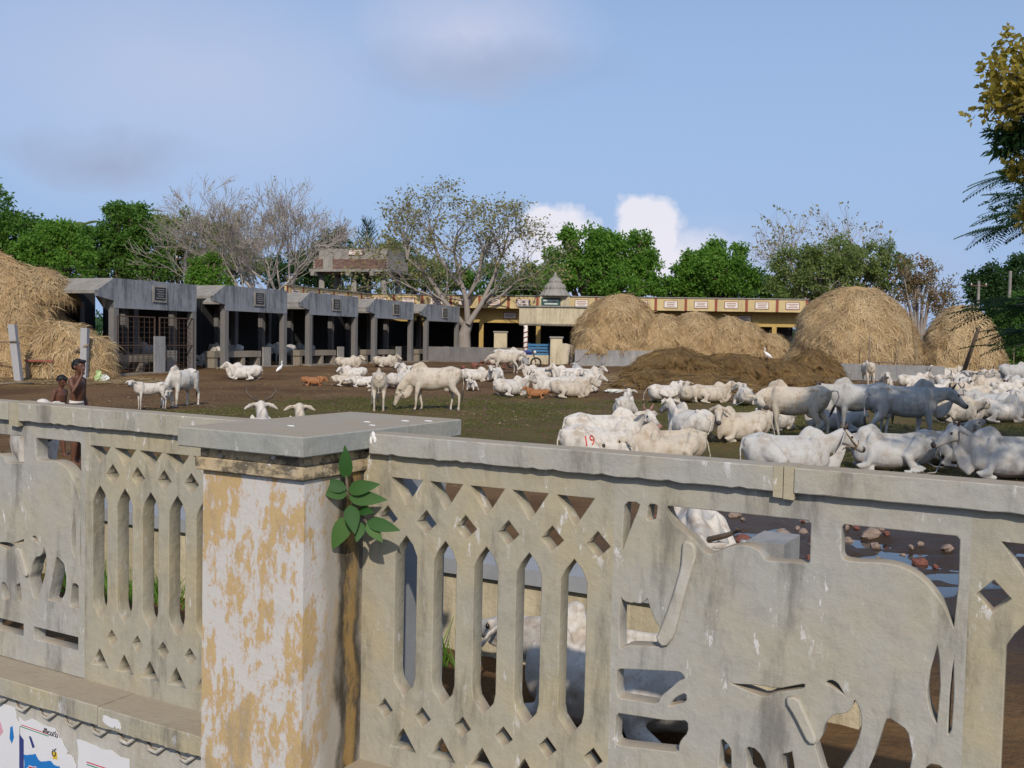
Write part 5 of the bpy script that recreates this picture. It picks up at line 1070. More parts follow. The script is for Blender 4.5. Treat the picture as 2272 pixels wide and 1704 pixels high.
# ------------------------------------------------------------------ the herd
HERD = 'cattle of the yard'
def herd(label, px, py, heading, coat='coat_white', size=1.0, **kw):
    k = {q: kw.pop(q) for q in ('name', 'cat', 'parts', 'pink', 'hornmat') if q in kw}; c = gp(px, py); c.z = gz(c.x, c.y)-.01
    d = c.y; k.setdefault('parts', 2 if d < 27 else 1); kw.setdefault('vox', .02 if d < 20 else (.024 if d < 30 else .03))
    return place_cow(label, c, heading, coat, size, group=HERD, **k, **kw)
calf = dict(name='calf', cat='calf')
herd('white cow standing close behind the wall left of the boys, only its head clear', 78, 1125, 300, size=1.0, pose='stand', hp=-45, horn=0, npi=54, ny=5)
herd('white cow with upswept brown horns, its head just clear of the pillar cap', 578, 1016, 106, 'coat_white', 1.1, pose='lie', horn=.26, hornspread=.75, npi=56, hp=-20)
herd('white hornless cow with its crown just clear of the pillar cap', 660, 1012, 102, 'coat_cream', 1.06, pose='lie', horn=0, npi=54, hp=-25)
herd('small white calf with tan face standing alone and looking at the street', 333, 912, 218, 'coat_white', .68, pose='stand', young=1.0, horn=0, ny=25, hy=35, npi=35, hp=-20, **calf)
c3 = herd('thin white cow grazing head-on with number 29 on its rump', 404, 903, 254, 'coat_white', .94, pose='graze', horn=0, ear=.05, npi=-58, step=1)
herd('white cow lying side-on in front of the sheds, head up and facing left', 545, 842, 182, pose='lie', horn=0, ny=8, side=1)
herd('brown calf curled up on bare soil near the sheds', 694, 856, 5, 'coat_brown', .66, pose='lie', young=1.0, horn=0, ny=-25, npi=15, hp=-45, side=-1, **calf)
herd('cream calf lying flat at the front of the pile of resting calves', 764, 857, 12, 'coat_cream', .74, pose='flat', young=.7, horn=0, side=-1, **calf)
herd('white cow with curled horns lying at the back of the pile of calves', 786, 842, 200, 'coat_white', .82, pose='lie', horn=.2, ny=35, npi=25)
herd('white calf with grey face lying beside the cow seen from behind', 808, 859, 185, 'coat_white', .74, pose='flat', young=.5, horn=0, ny=40, **calf)
herd('cream cow seen from behind, grazing with its tail hanging', 840, 911, 98, 'coat_cream', .94, pose='graze', horn=0, ny=22, tail=0)
herd('white cow lying with its back to the street between the two grazers', 884, 861, 62, 'coat_white', .95, pose='lie', horn=.16, side=-1)
herd('white cow lying behind the big grazer, only its raised head clear', 908, 838, 225, 'coat_white', .95, pose='lie', horn=0, ny=20)
herd('cream cow lying at the open front of the fourth shed', 852, 815, 25, 'coat_cream', .95, pose='lie', horn=0, ny=-35)
herd('cream cow lying at the open front of the third shed', 770, 818, 25, 'coat_cream', .95, pose='lie', horn=0, ny=-35, hy=-20)
c12 = herd('big cream cow grazing side-on in the middle of the yard', 962, 911, 186, 'coat_cream', 1.10, pose='graze', horn=0, step=1, ear=.7, tail=0)
herd('white cow lying flat behind the tail of the big grazer', 1052, 846, 2, 'coat_white', .9, pose='flat', horn=0, side=-1)
herd('white calf with brown crown lying right behind the big grazer', 1046, 866, 262, 'coat_white', .68, pose='lie', young=1.0, horn=0, ny=20, **calf)
herd('white cow lying alone and facing the street between grazer and herd', 1098, 847, 250, 'coat_white', .95, pose='lie', horn=0, ny=25)
herd('white cow standing by the blue gate, farther of the two, facing right', 1124, 822, 4, 'coat_white', 1.0, pose='stand', horn=.12, tail=2, npi=5, hp=-45)
herd('white cow standing by the blue gate, nearer of the two, facing left', 1122, 828, 176, 'coat_cream', .92, pose='stand', horn=0, npi=-5, step=1)
herd('white cow lying rump to the street at the left end of the middle group', 1132, 878, 32, 'coat_white', 1.0, pose='lie', horn=.14, side=-1, tail=0)
herd('white cow lying behind the brown calf in the middle group, facing left', 1226, 872, 190, 'coat_white', 1.0, pose='lie', horn=.12, ny=18)
herd('brown calf lying among white cows in the middle group', 1192, 884, 178, 'coat_brown', .60, pose='lie', young=1.0, horn=0, ny=15, npi=50, **calf)
herd('cream cow lying side-on at the front of the middle group, facing right', 1262, 883, 3, 'coat_cream', 1.0, pose='lie', horn=0, side=-1, ny=-8, hp=-42)
herd('white cow lying behind the cream one, its head farthest right in the middle group', 1285, 871, 354, 'coat_white', 1.0, pose='lie', horn=0, npi=38, side=-1)
herd('white cow at the back left of the middle group, facing left', 1198, 843, 176, 'coat_white', .98, pose='lie', horn=.22, ny=15)
herd('white cow at the back of the middle group with head held high, facing left', 1262, 846, 168, 'coat_white', .98, pose='lie', horn=0, npi=48)
herd('white cow in the centre of the middle group, facing the street', 1264, 860, 262, 'coat_white', .95, pose='lie', horn=0)
herd('white cow right of the centre of the middle group, facing the street', 1300, 855, 248, 'coat_white', .95, pose='lie', horn=0, ny=15)
herd('white horned cow at the back right of the middle group, facing right', 1304, 846, 335, 'coat_white', .95, pose='lie', horn=.2, npi=46, ny=-10)
herd('grey horned cow at the very back of the middle group, facing away', 1278, 838, 95, 'coat_grey', .95, pose='lie', horn=.24, hornspread=1.1)
herd('white cow lying far off below the lumpy straw stack', 1450, 808, 355, 'coat_white', .95, pose='flat', horn=0)
herd('white cow lying with raised tail left of the dung heap front', 1478, 893, 25, 'coat_white', 1.0, pose='lie', horn=0, side=-1, ny=45, tail=2)
herd('cream cow lying rump to the street in front of the dung heap', 1524, 893, 78, 'coat_cream', .95, pose='lie', horn=0, side=-1)
herd('cream cow lying in front of the dung heap with sharp profile facing right', 1574, 894, 8, 'coat_cream', 1.0, pose='lie', horn=.13, side=-1, npi=46, hp=-22)
herd('white cow lying rump first with curled tail at the right end of the dung heap', 1650, 900, 82, 'coat_white', 1.0, pose='lie', horn=0, ny=30, side=1)
herd('white horned cow lying with its back turned, head away, before the sunning pair', 1388, 930, 76, 'coat_white', 1.0, pose='lie', horn=.2, hornspread=.7, side=-1, npi=52)
herd('large white cow lying behind the wall with head turned to the street', 1338, 1000, 12, 'coat_white', 1.12, pose='lie', horn=.12, hornmat='muzzle_pink', ny=-62, hy=-15, npi=34, hp=-24, side=-1, pink=True, ear=.3)
c19 = herd('white cow with red painted number 19 lying close behind the wall', 1340, 1036, 6, 'coat_white', 1.10, pose='lie', horn=0, side=-1, ny=20, npi=8)
herd('cream cow lying low, right of the red numbered one behind the wall', 1485, 1036, 200, 'coat_cream', 1.0, pose='flat', horn=0)
herd('white cow lying diagonally with its tail to the street, short wide horns', 1530, 977, 116, 'coat_white', 1.05, pose='lie', horn=.14, hornspread=1.6, side=1, npi=50)
herd('cream cow lying with white face looking at the street, right of centre', 1648, 980, 203, 'coat_cream', 1.02, pose='lie', horn=0, ny=42, hy=12, npi=46, hp=-40, ear=.9)
herd('cream cow standing with curled tail and its head turned back low', 1762, 976, 152, 'coat_cream', 1.04, pose='stand', horn=0, ny=78, hy=60, npi=-8, hp=-22, tail=1, step=-1, ear=.1)
herd('grey cow standing half hidden behind the side-on grey one, facing left', 1905, 966, 184, 'coat_grey', 1.06, pose='stand', horn=.1, npi=14, hp=-45)
herd('lean grey cow standing side-on under the shade, facing right', 2003, 987, 2, 'coat_grey', 1.10, pose='stand', horn=.12, npi=12, hp=-36, step=-1, tail=0)
herd('grey cow lying behind the legs of the curled-tail cow', 1858, 955, 172, 'coat_grey', 1.0, pose='lie', horn=.1, ny=20)
herd('white cow lying behind the legs of the standing cream cow', 1718, 955, 35, 'coat_white', .95, pose='lie', horn=0)
cH = herd('grey white cow with a rope halter lying close behind the wall', 1748, 1056, 2, 'coat_grey', 1.08, pose='lie', horn=.11, side=-1, npi=34, hp=-32, ear=.95)
herd('grey cow lying on its side in deep shade right of the haltered one', 1978, 1044, 172, 'coat_grey', 1.05, pose='flat', horn=0, ny=-70, side=1, leg=0)
herd('grey cow lying in shade with its head lifted away from the street', 2088, 1032, 28, 'coat_grey', 1.0, pose='lie', horn=0, npi=44, hp=10, side=-1)
herd('grey white cow at the right edge, lying and facing left over the wall', 2248, 1066, 176, 'coat_grey', 1.12, pose='lie', horn=.14, side=1, npi=40, hp=-30)
herd('cream cow lying in shade below the nose of the standing grey cow', 2118, 938, 4, 'coat_cream', 1.0, pose='lie', horn=0, npi=20, side=-1)
herd('white cow stretched out flat at the right edge of the shaded herd', 2216, 938, 352, 'coat_white', 1.05, pose='flat', horn=0, side=-1)
herd('grey cow with pointed horns lying behind the nose of the standing one', 2190, 915, 160, 'coat_grey', 1.0, pose='lie', horn=.2, hornspread=.8, ny=25)
herd('white cow standing rump to the street by the low grey wall', 1925, 857, 84, 'coat_cream', .95, pose='stand', horn=0, npi=10)
herd('white cow with brown ears lying by the low wall, facing the street', 1965, 857, 255, 'coat_white', .9, pose='lie', horn=0)
herd('white cow with tall horns lying by the low wall, facing right', 2022, 861, 6, 'coat_white', .98, pose='lie', horn=.26, npi=48)
herd('white cow lying beyond the low wall near the corrugated sheet', 2030, 834, 8, 'coat_white', .9, pose='lie', horn=.2)
herd('white cow lying flat beyond the low wall', 2078, 836, 190, 'coat_white', .9, pose='flat', horn=.15)
herd('grey cow standing at the back of the far right herd', 2248, 866, 12, 'coat_grey', 1.0, pose='stand', horn=.1, npi=-10)
_k = [(2098, 858, 20, .2), (2132, 853, 250, 0), (2166, 850, 2, .22), (2204, 857, 100, .16), (2258, 853, 190, .2), (2112, 873, 12, 0), (2152, 866, 172, .2), (2188, 870, 205, .14), (2235, 879, 340, .2), (2270, 868, 182, 0), (2080, 886, 0, .12), (2158, 892, 178, .16), (2232, 899, 12, .2), (2276, 908, 200, 0), (2090, 842, 200, .2), (2120, 842, 30, .2)]
_lab = ['white horned cow, leftmost of the crowded far right herd', 'white hornless cow of the far right herd facing the street', 'white tall-horned cow in the back row of the far right herd', 'white cow of the far right herd seen from behind', 'white horned cow at the back right corner of the herd', 'cream hornless cow in the second row of the far right herd', 'grey horned cow in the middle of the far right herd', 'white short-horned cow turned to the street in the far right herd', 'grey horned cow near the standing grey one at the right edge', 'white hornless cow cut by the right edge of the picture', 'grey cow at the left front of the far right herd', 'grey horned cow lying just above the pointed-horn one', 'grey horned cow at the right front of the far right herd', 'cream hornless cow at the right edge below the herd', 'white horned cow by the corrugated sheet facing left', 'white horned cow by the corrugated sheet facing right']
for i, (x, y, h, hn) in enumerate(_k): herd(_lab[i], x, y, h, ('coat_white', 'coat_grey', 'coat_white', 'coat_cream')[i % 4], .92+.03*(i % 4), pose='lie', horn=hn, ny=(0, 25, -20, 10)[i % 4], side=(1, -1)[i % 2])
herd('white cow lying right behind the pierced wall panels', 1375, 1625, 151, 'coat_white', .93, pose='flat', horn=0, ny=-25, bull=.6, vox=.016)
herd('white cow with a red streak on its face drinking behind the cement cow', 1548, 1275, 262, 'coat_white', 1.0, pose='lie', horn=.22, hornspread=1.2, npi=2, hp=-55)
# cattle standing and lying in the dim sheds
def in_shed(label, t, depth, heading, coat='coat_grey', **kw):
    p = SH_A+SH_D*t+SH_B*depth; p.z = ground_z(p.x, p.y); return place_cow(label, p, heading, coat, 1.0, group='cattle inside the sheds', parts=0, vox=.03, **kw)
in_shed('grey cow standing in the second shed with its rump to the light', shed_t(590), 1.9, 150, pose='stand', horn=0, npi=0)
in_shed('white cow with its head over the manger of the second shed', shed_t(566), 2.3, 300, 'coat_white', pose='stand', horn=0, npi=0, hp=-50)
in_shed('grey cow standing behind the mesh gates of the first shed', shed_t(300), 2.6, 180, pose='stand', horn=0, npi=5)
in_shed('grey cow lying behind the mesh gates of the first shed', shed_t(400), 2.4, 170, 'coat_white', pose='lie', horn=0)
in_shed('grey cow standing in the gap beside the second shed', shed_t(465), 3.2, 190, pose='stand', horn=0, npi=-5)
in_shed('dim grey cow standing at the back of the third shed', shed_t(715), 2.4, 200, pose='stand', horn=0)
in_shed('dim grey cow standing near the right post of the third shed', shed_t(765), 2.6, 165, pose='stand', horn=0, npi=0)
in_shed('dim grey cow lying under the manger of the second shed', shed_t(530), 1.6, 170, pose='lie', horn=0, npi=15)
def decal(cow, txt, size, o, u, v, mat, name='painted_number'):
    """lettering wrapped onto the hide: o = point outside the body, u and v its right and up, all in the cow's own frame"""
    body = cow.children[0]; bv = BVHTree.FromPolygons([tuple(q) for q in verts(body.data)], [tuple(p.vertices) for p in body.data.polygons]); me = text_mesh(txt, size); u, v = Vector(u).normalized(), Vector(v).normalized(); n = u.cross(v); o = Vector(o)
    W = []
    for q in verts(me):
        p = o+u*float(q[0])+v*float(q[1]); h, nn, i, dd = bv.ray_cast(p, -n); W.append((h+nn*(.006+.004*(q[2] > 0))) if h is not None else (W[-1] if W else p-n*.6))
    me.vertices.foreach_set('co', np.array(W, np.float32).ravel()); me.update(); put(name, me, M[mat], cow)
decal(c19, '19', .23, (-.36, -1.0, .545), (1, .0, .12), (-.12, .1, .9), 'red_paint')
decal(c3, '29', .17, (-.62, .35, 1.9), (-.15, -1, 0), (-.8, 0, .5), 'brand', 'brand_mark')
def halter(cow, kw):
    H = cow_mesh(**kw)['H']; q = MB(); ring = lambda t, w, h, o: [tuple(H(t, w*math.cos(a), o+h*math.sin(a))) for a in np.linspace(0, 2*math.pi, 17)]
    q.tube(ring(.30, .070, .086, -.035), [.010]*17, 6); q.tube([tuple(H(.30, -.072, -.05)), tuple(H(.15, -.108, -.02)), tuple(H(-.03, -.10, .03)), tuple(H(-.06, 0, .10)), tuple(H(-.03, .10, .03)), tuple(H(.15, .108, -.02)), tuple(H(.30, .072, -.05))], [.010]*7, 6)
    q.tube([tuple(H(.30, -.075, -.06)), tuple(H(.22, -.09, -.10)), tuple(H(.14, -.05, -.16)), tuple(H(.10, .0, -.30))], [.008]*4, 6); q.build('rope_halter', M['rope'], cow, True)
halter(cH, dict(pose='lie', horn=.11, side=-1, npi=34, hp=-32, ear=.95, vox=.02))

# ------------------------------------------------------------------ two boys
def hand(mb, wrist, d, n, side, curl=.5, L=.145):
    """palm and five bent fingers; d along the hand, n out of the palm, thumb on +side"""
    d = np.array(d, float); d /= np.linalg.norm(d); n = np.array(n, float); n -= d*(n@d); n /= np.linalg.norm(n); s = np.cross(d, n)*side; w = np.array(wrist, float); mb.tube([w, w+d*.03, w+d*.065], [(.020, .015), (.028, .013), (.030, .012)], 8, ref=tuple(s))
    for k, (o, l) in enumerate(((-.024, .052), (-.008, .062), (.008, .066), (.023, .06))):
        p = w+d*.062+s*o; q = p+d*l*.5+n*l*.22*curl; e = q+d*l*(.5-.35*curl)+n*l*.45*curl; mb.tube([p-d*.012, p, q, e], [.0085, .0085, .008, .0065], 6, ref=tuple(s))
    p = w+d*.02+s*.024; mb.tube([p-s*.01, p+s*.018+d*.02, p+s*.022+d*.048+n*.012*curl], [.010, .0095, .007], 6, ref=tuple(n))
def boy(name, label, loc, rz, H, pose, hairmat='hair', cloth='shorts'):
    """standing figure facing +X; joints given in units of body height"""
    t = thing('person', label, 'person', loc, rz, 'boys in the yard'); mb = MB(); S = H; a = lambda x, y, z: np.array([x, y, z])*S
    lean = pose.get('lean', 0.0); B = lambda x, y, z: a(x+lean*max(0, z-.52), y, z)
    R_ = lambda w, h: (w*S, h*S)
    mb.tube([B(0, 0, .475), B(-.005, 0, .53), B(0, 0, .60), B(.008, 0, .68), B(.006, 0, .755), B(-.005, 0, .805), B(-.008, 0, .83)], [R_(.078, .058), R_(.080, .058), R_(.070, .050), R_(.080, .056), R_(.088, .058), R_(.075, .045), R_(.035, .032)], 14)
    mb.tube([B(-.008, 0, .80), B(0, 0, .845), B(.008, 0, .885)], [R_(.034, .036), R_(.030, .032), R_(.032, .034)], 10)
    hy, hp = R(pose.get('hy', 0)), R(pose.get('hp', 0)); hf = _dir(hy, hp); hr = np.array([-math.sin(hy), math.cos(hy), 0]); hu = np.cross(hf, hr); hc = B(.012, 0, .925)
    Hd = lambda f, s, u: hc+(hf*f+hr*s+hu*u)*S
    mb.ball(Hd(-.006, 0, .012), (.062*S, .050*S, .058*S), 14, Matrix(np.stack([hf, hr, hu], 1).tolist())); mb.tube([Hd(.018, 0, .0), Hd(.028, 0, -.03), Hd(.034, 0, -.056)], [R_(.044, .036), R_(.036, .030), R_(.020, .018)], 10, ref=tuple(hr))
    mb.tube([Hd(.052, 0, .012), Hd(.066, 0, -.012), Hd(.058, 0, -.020)], [R_(.006, .006), R_(.012, .010), R_(.008, .006)], 8, ref=tuple(hr)); mb.tube([Hd(.048, -.014, -.036), Hd(.054, 0, -.036), Hd(.048, .014, -.036)], [.006*S, .009*S, .006*S], 6, ref=(0, 0, 1))
    for s in (-1, 1): mb.ball(Hd(-.008, s*.052, -.004), (.012*S, .006*S, .018*S), 8); mb.ball(Hd(.042, s*.022, .016), (.012*S, .016*S, .006*S), 8)
    for s, key in ((-1, 'r'), (1, 'l')):
        sh = B(-.004, s*.088, .795); el = B(*pose['el_'+key]); wr = B(*pose['wr_'+key]); mb.tube([B(-.002, s*.06, .80), sh, (sh+el)/2, el, (el*.6+wr*.4), wr], [R_(.03, .032), R_(.031, .033), R_(.024, .026), R_(.020, .021), R_(.020, .020), R_(.013, .015)], 10, ref=(1, .2, .1))
        hd = pose.get('hd_'+key, (0, 0, -1)); hand(mb, wr, hd, pose.get('hn_'+key, (1, 0, 0)), s, .55, .14*S)
        hip = a(0, s*.045, .50); kn = a(*pose['kn_'+key]); an = a(*pose['an_'+key]); mb.tube([hip, (hip*.5+kn*.5), kn, kn*.6+an*.4, an], [R_(.052, .058), R_(.043, .047), R_(.030, .033), R_(.031, .035), R_(.018, .022)], 12, ref=(0, 1, 0))
        f = an+a(0, 0, -.028); mb.tube([f+a(-.028, 0, .004), f+a(.0, 0, .008), f+a(.05, s*.004, -.004), f+a(.088, s*.006, -.008)], [R_(.018, .016), R_(.021, .022), R_(.026, .014), R_(.018, .008)], 10, ref=(0, 1, 0))
    me = fuse(mb, .0095, 2, .4); put('body', me, M['skin'], t)
    hm = MB(); hm.ball(Hd(-.014, 0, .020), (.063*S, .0545*S, .056*S), 16, Matrix(np.stack([hf, hr, hu], 1).tolist())); hm.tube([Hd(-.045, 0, .035), Hd(-.056, 0, -.005), Hd(-.048, 0, -.030)], [R_(.045, .03), R_(.044, .024), R_(.034, .012)], 12, ref=tuple(hr)); hm.tube([Hd(.02, -.03, .058), Hd(.046, 0, .050), Hd(.03, .03, .056)], [R_(.014, .018)]*3, 8, ref=(0, 0, 1))
    hv = fuse(hm, .007, 1, .4); V = verts(hv).copy(); V += np.random.default_rng(3).normal(0, .0022*S, V.shape); hv.vertices.foreach_set('co', V.ravel()); hv.update(); put('hair', hv, M[hairmat], t)
    q = MB(); ex = 1.13
    q.tube([B(-.001, 0, .605), B(-.003, 0, .575), B(-.004, 0, .53), a(0, 0, .475), a(0, 0, .455)], [R_(.076, .056), R_(.080, .060), R_(.081*ex, .061*ex), R_(.082*ex, .064*ex), R_(.072*ex, .056*ex)], 16)
    for s, key in ((-1, 'r'), (1, 'l')):
        hip = a(0, s*.047, .50); kn = a(*pose['kn_'+key]); lo = hip+(kn-hip)*pose.get('short', .75); q.tube([hip, hip*.5+lo*.5, lo], [R_(.058, .065), R_(.054, .060), R_(.053, .058)], 14, ref=(0, 1, 0))
    c = put('shorts', fuse(q, .010, 2, .4), M[cloth], t)
    w = MB(); w.tube([B(-.003+.068*math.cos(x), .090*math.sin(x), .578) for x in np.linspace(0, 2*math.pi, 22)], [.006]*22, 5, ref=(0, 0, 1)); w.build('waist_cord', M['cloth_dark'], c)
    for s in (-1, 1): e = MB(); e.ball(Hd(.050, s*.021, .006), .0065*S, 8); e.build('eye', M['eye'], t)
    return t
ga = gp(170, 1030); ga.z = gz(ga.x, ga.y)
boy('a', 'taller shirtless boy in white shorts with a hand at his mouth', ga, R(-14), 1.46, dict(el_r=(.055, -.135, .685), wr_r=(.085, -.055, .845), hd_r=(-.1, .45, 1), hn_r=(-1, .2, .2), el_l=(-.02, .125, .64), wr_l=(.03, .13, .50), hd_l=(.15, 0, -1), hn_l=(0, -1, 0),
    kn_r=(.02, -.05, .27), an_r=(.0, -.05, .035), kn_l=(.015, .05, .27), an_l=(-.03, .055, .035), hp=-4, hy=-10, lean=.05))
gb = gp(130, 1010); gb.z = gz(gb.x, gb.y)
boy('b', 'smaller shirtless boy walking with lowered head beside the taller one', gb, R(-20), 1.20, dict(el_r=(.0, -.125, .655), wr_r=(.06, -.12, .54), el_l=(-.03, .12, .65), wr_l=(.03, .12, .53), kn_r=(.10, -.045, .28), an_r=(.13, -.045, .035), kn_l=(-.05, .045, .27), an_l=(-.16, .045, .05), hp=-28, hy=-8, lean=.12), cloth='cloth_dark')

# ------------------------------------------------------------------ egrets
def egret(label, px, py, rz, s=1.0):
    c = gp(px, py); c.z = gz(c.x, c.y); t = thing('egret', label, 'bird', c, R(rz), 'white egrets'); t.scale = (s,)*3; mb = MB(); mb.tube([(-.20, 0, .20), (-.10, 0, .27), (.02, 0, .34), (.09, 0, .40)], [(.012, .01), (.055, .06), (.06, .07), (.035, .035)], 10); mb.tube([(.07, 0, .38), (.11, 0, .45), (.085, 0, .52), (.10, 0, .57), (.125, 0, .585)], [.032, .022, .018, .022, .020], 8); put('body', fuse(mb, .01, 2), M['feather'], t)
    q = MB(); q.tube([(.135, 0, .585), (.21, 0, .57)], [.010, .002], 6); q.build('beak', M['beak'], t)
    for k in (-.02, .02): q = MB(); q.tube([(-.01, k, .26), (.0, k, .13), (-.005, k, .0)], [.007, .006, .006], 5); q.build('leg', M['hoof'], t)
egret('white egret standing on soil in front of the second shed', 621, 836, 60, 1.05); egret('white egret on top of the dung heap', 1703, 795, 180, 1.0)
bpy.data.objects['egret.001'].location = P_at(1703, 37.5, 1.10)

# ------------------------------------------------------------------ small things of the yard
def granite(px, py, h, lean, label):
    c = gp(px, py); t = thing('fence_post', label, 'post', c, 0, 'granite fence posts by the straw stack'); q = MB(); n = 6; g = np.random.default_rng(int(px))
    q.loft([[(lean*z/h+x*(.11+.01*g.random()), y*(.10+.01*g.random()), z) for x, y in ((-1, -1), (1, -1), (1, 1), (-1, 1))] for z in np.linspace(-.2, h, n)]); q.build('shaft', M['granite_post'], t, False)
granite(42, 845, 1.95, -.22, 'leaning speckled stone post, leftmost in front of the straw'); granite(128, 838, 1.85, .02, 'upright stone post in front of the straw, middle of three'); granite(186, 842, 1.85, .05, 'stone post in front of the straw, nearest the shed')
def stick(label, a, b, r, name='wooden_pole', mat='wood'):
    a, b = Vector(a), Vector(b); t = tag(MB().tube([(0, 0, 0), tuple((b-a)*.5+Vector((.02, .02, .03))), tuple(b-a)], [r, r*.9, r*.75], 7).build(name, M[mat], None, True), label, 'pole'); t.location = a
g0 = gp(186, 842); stick('crooked rail tied between the two right-hand stone posts', (gp(125, 838).x, gp(125, 838).y-.15, .75), (g0.x+.25, g0.y-.18, 1.38), .06)
g1 = gp(42, 845); stick('dark rope rail running left from the leaning stone post', (g1.x-2.0, g1.y-.1, 1.30), (g1.x+.02, g1.y-.16, 1.47), .035)
stick('bamboo pole lying on the soil in front of the straw', gp(-40, 858)+Vector((0, 0, .04)), gp(75, 853)+Vector((0, 0, .04)), .035)
stick('upright stick in front of the domed straw stack', P_at(1929, 45.6, .2), P_at(1929, 45.8, 2.3), .035); stick('long stick leaning on the domed straw stack', P_at(1988, 46.0, .2), P_at(1996, 46.3, 2.3), .03); stick('thin stick in front of the pointed straw stack', P_at(2030, 47.0, .2), P_at(2034, 47.2, 2.2), .03)
stick('horizontal rail in front of the domed straw stack', P_at(1915, 45.2, 1.08), P_at(2050, 45.0, 1.02), .03); stick('sagging lower rail in front of the domed straw stack', P_at(1918, 45.0, .98), P_at(2010, 44.6, .55), .03)
stick('dark forked trunk leaning before the pointed straw stack', gp(2128, 850)+Vector((0, 0, -.1)), P_at(2170, 40.0, 2.6), .10, 'leaning_trunk', 'bark'); stick('thin green stick standing right of the pointed stack', P_at(2250, 52, .3), P_at(2250, 52, 1.9), .03)
def sheet(label, c, w, h, rz, tilt, mat='steel_light'):
    V = []; F = []; n = 60
    for i in range(n+1):
        y = h*i/n; z = .03*math.sin(i*1.05); V += [(-w/2, z, y), (w/2, z, y)]
        if i: b = 2*i; F.append((b-2, b-1, b+1, b))
    o = tag(put('corrugated_sheet', mesh_np('corrugated_sheet', V, F, True), M[mat]), label, 'metal sheet'); so = o.modifiers.new('s', 'SOLIDIFY'); so.thickness = .006; o.location = c; o.rotation_euler = (R(tilt), 0, R(rz))
sheet('grey corrugated sheet leaning by the low wall at the right', P_at(2190, 41.0, .22), 1.75, .62, -4, -22); sheet('rusty sheet beside the grey corrugated one', P_at(2252, 41.5, .25), 1.1, .62, -3, -18, 'red_rock')
def rock(mat, c, s, seed, label, name, cat, group):
    g = np.random.default_rng(seed); q = MB(); q.ball((0, 0, 0), 1.0, 10); V = np.array(q.v); V *= 1+.16*np.sin(V @ g.normal(0, 2.2, 3)+g.random()*6)[:, None]+.10*np.sin(V @ g.normal(0, 4, 3))[:, None]+.03*g.normal(0, 1, (len(V), 1)).clip(-1, 1); V = V*np.array([1, .75, .6])*s; o = tag(put(name, mesh_np(name, V, q.f), M[mat]), label, cat, group); o.location = c; o.rotation_euler = (g.normal(0, .3), g.normal(0, .3), g.random()*6)
gr = np.random.default_rng(77)
for i in range(70):
    x, y = 1.45+gr.random()*2.6, 8.3+gr.random()*3.0; red = gr.random() < .5
    rock('red_rock' if red else 'rock', (x, y, gz(x, y)+.015), .03+.075*gr.random()**2, i, 'broken red brick in the rubble behind the cement cow' if red else 'pale rubble stone in the heap behind the cement cow', 'brick_fragment' if red else 'stone', 'brick' if red else 'stone', 'broken red bricks in the rubble heap' if red else 'pale stones in the rubble heap')
for i in range(10):
    c = gp(1020+gr.random()*120, 806+gr.random()*14); rock('red_rock', (c.x, c.y, c.z+.08), .10+.12*gr.random(), 100+i, 'broken brick lying at the foot of the sparse tree', 'brick_fragment', 'brick', 'broken bricks by the sparse tree')
c = gp(1715, 1262); t = thing('concrete_block', 'grey concrete block with a pipe end beside the puddles', 'block', (c.x, c.y, -.02), R(-30)); MB().box((0, 0, .13), (.30, .50, .30)).build('block_body', M['conc_low'], t); MB().box((-.24, -.12, .08), (.16, .3, .2)).build('step', M['conc'], t); q = MB(); q.lathe([(.03, .0), (.03, .12)], 10, (-.19, -.2, .15)); q.build('pipe', M['steel_light'], t, True)
c = gp(218, 846); t = thing('plastic_sack', 'crumpled white and green plastic sack beside the straw', 'sack', (c.x, c.y, c.z), R(20)); t.scale = (.75,)*3; q = MB(); q.ball((0, 0, .22), (.16, .12, .3), 10); V = np.array(q.v); V += np.random.default_rng(2).normal(0, .03, V.shape); put('bag', mesh_np('bag', V, q.f), M['plastic_green'], t); q = MB(); q.ball((.28, 0, .14), (.24, .1, .15), 10); V = np.array(q.v); V += np.random.default_rng(3).normal(0, .03, V.shape); put('flap', mesh_np('flap', V, q.f), M['plastic'], t)
c = gp(1370, 872); t = thing('plastic_scrap', 'small heap of white plastic scraps on the grass', 'litter', (c.x, c.y, c.z)); 
for k in range(4): q = MB(); q.ball((gr.normal(0, .2), gr.normal(0, .1), .06), (.2, .08, .05), 8); V = np.array(q.v)+np.random.default_rng(k).normal(0, .02, (len(q.v), 3)); put('scrap', mesh_np('scrap', V, q.f), M['plastic'], t)
c = P_at(92, 35.5, .0); t = thing('low_bench', 'low plank bench with red edge under the straw', 'bench', c); MB().box((0, 0, .78), (1.0, .4, .10)).build('seat', M['wood'], t); MB().box((0, -.21, .78), (1.0, .02, .06)).build('edge', M['redpaint'], t)
for x in (-.42, .42): MB().box((x, 0, .36), (.1, .34, .74)).build('leg', M['wood'], t)
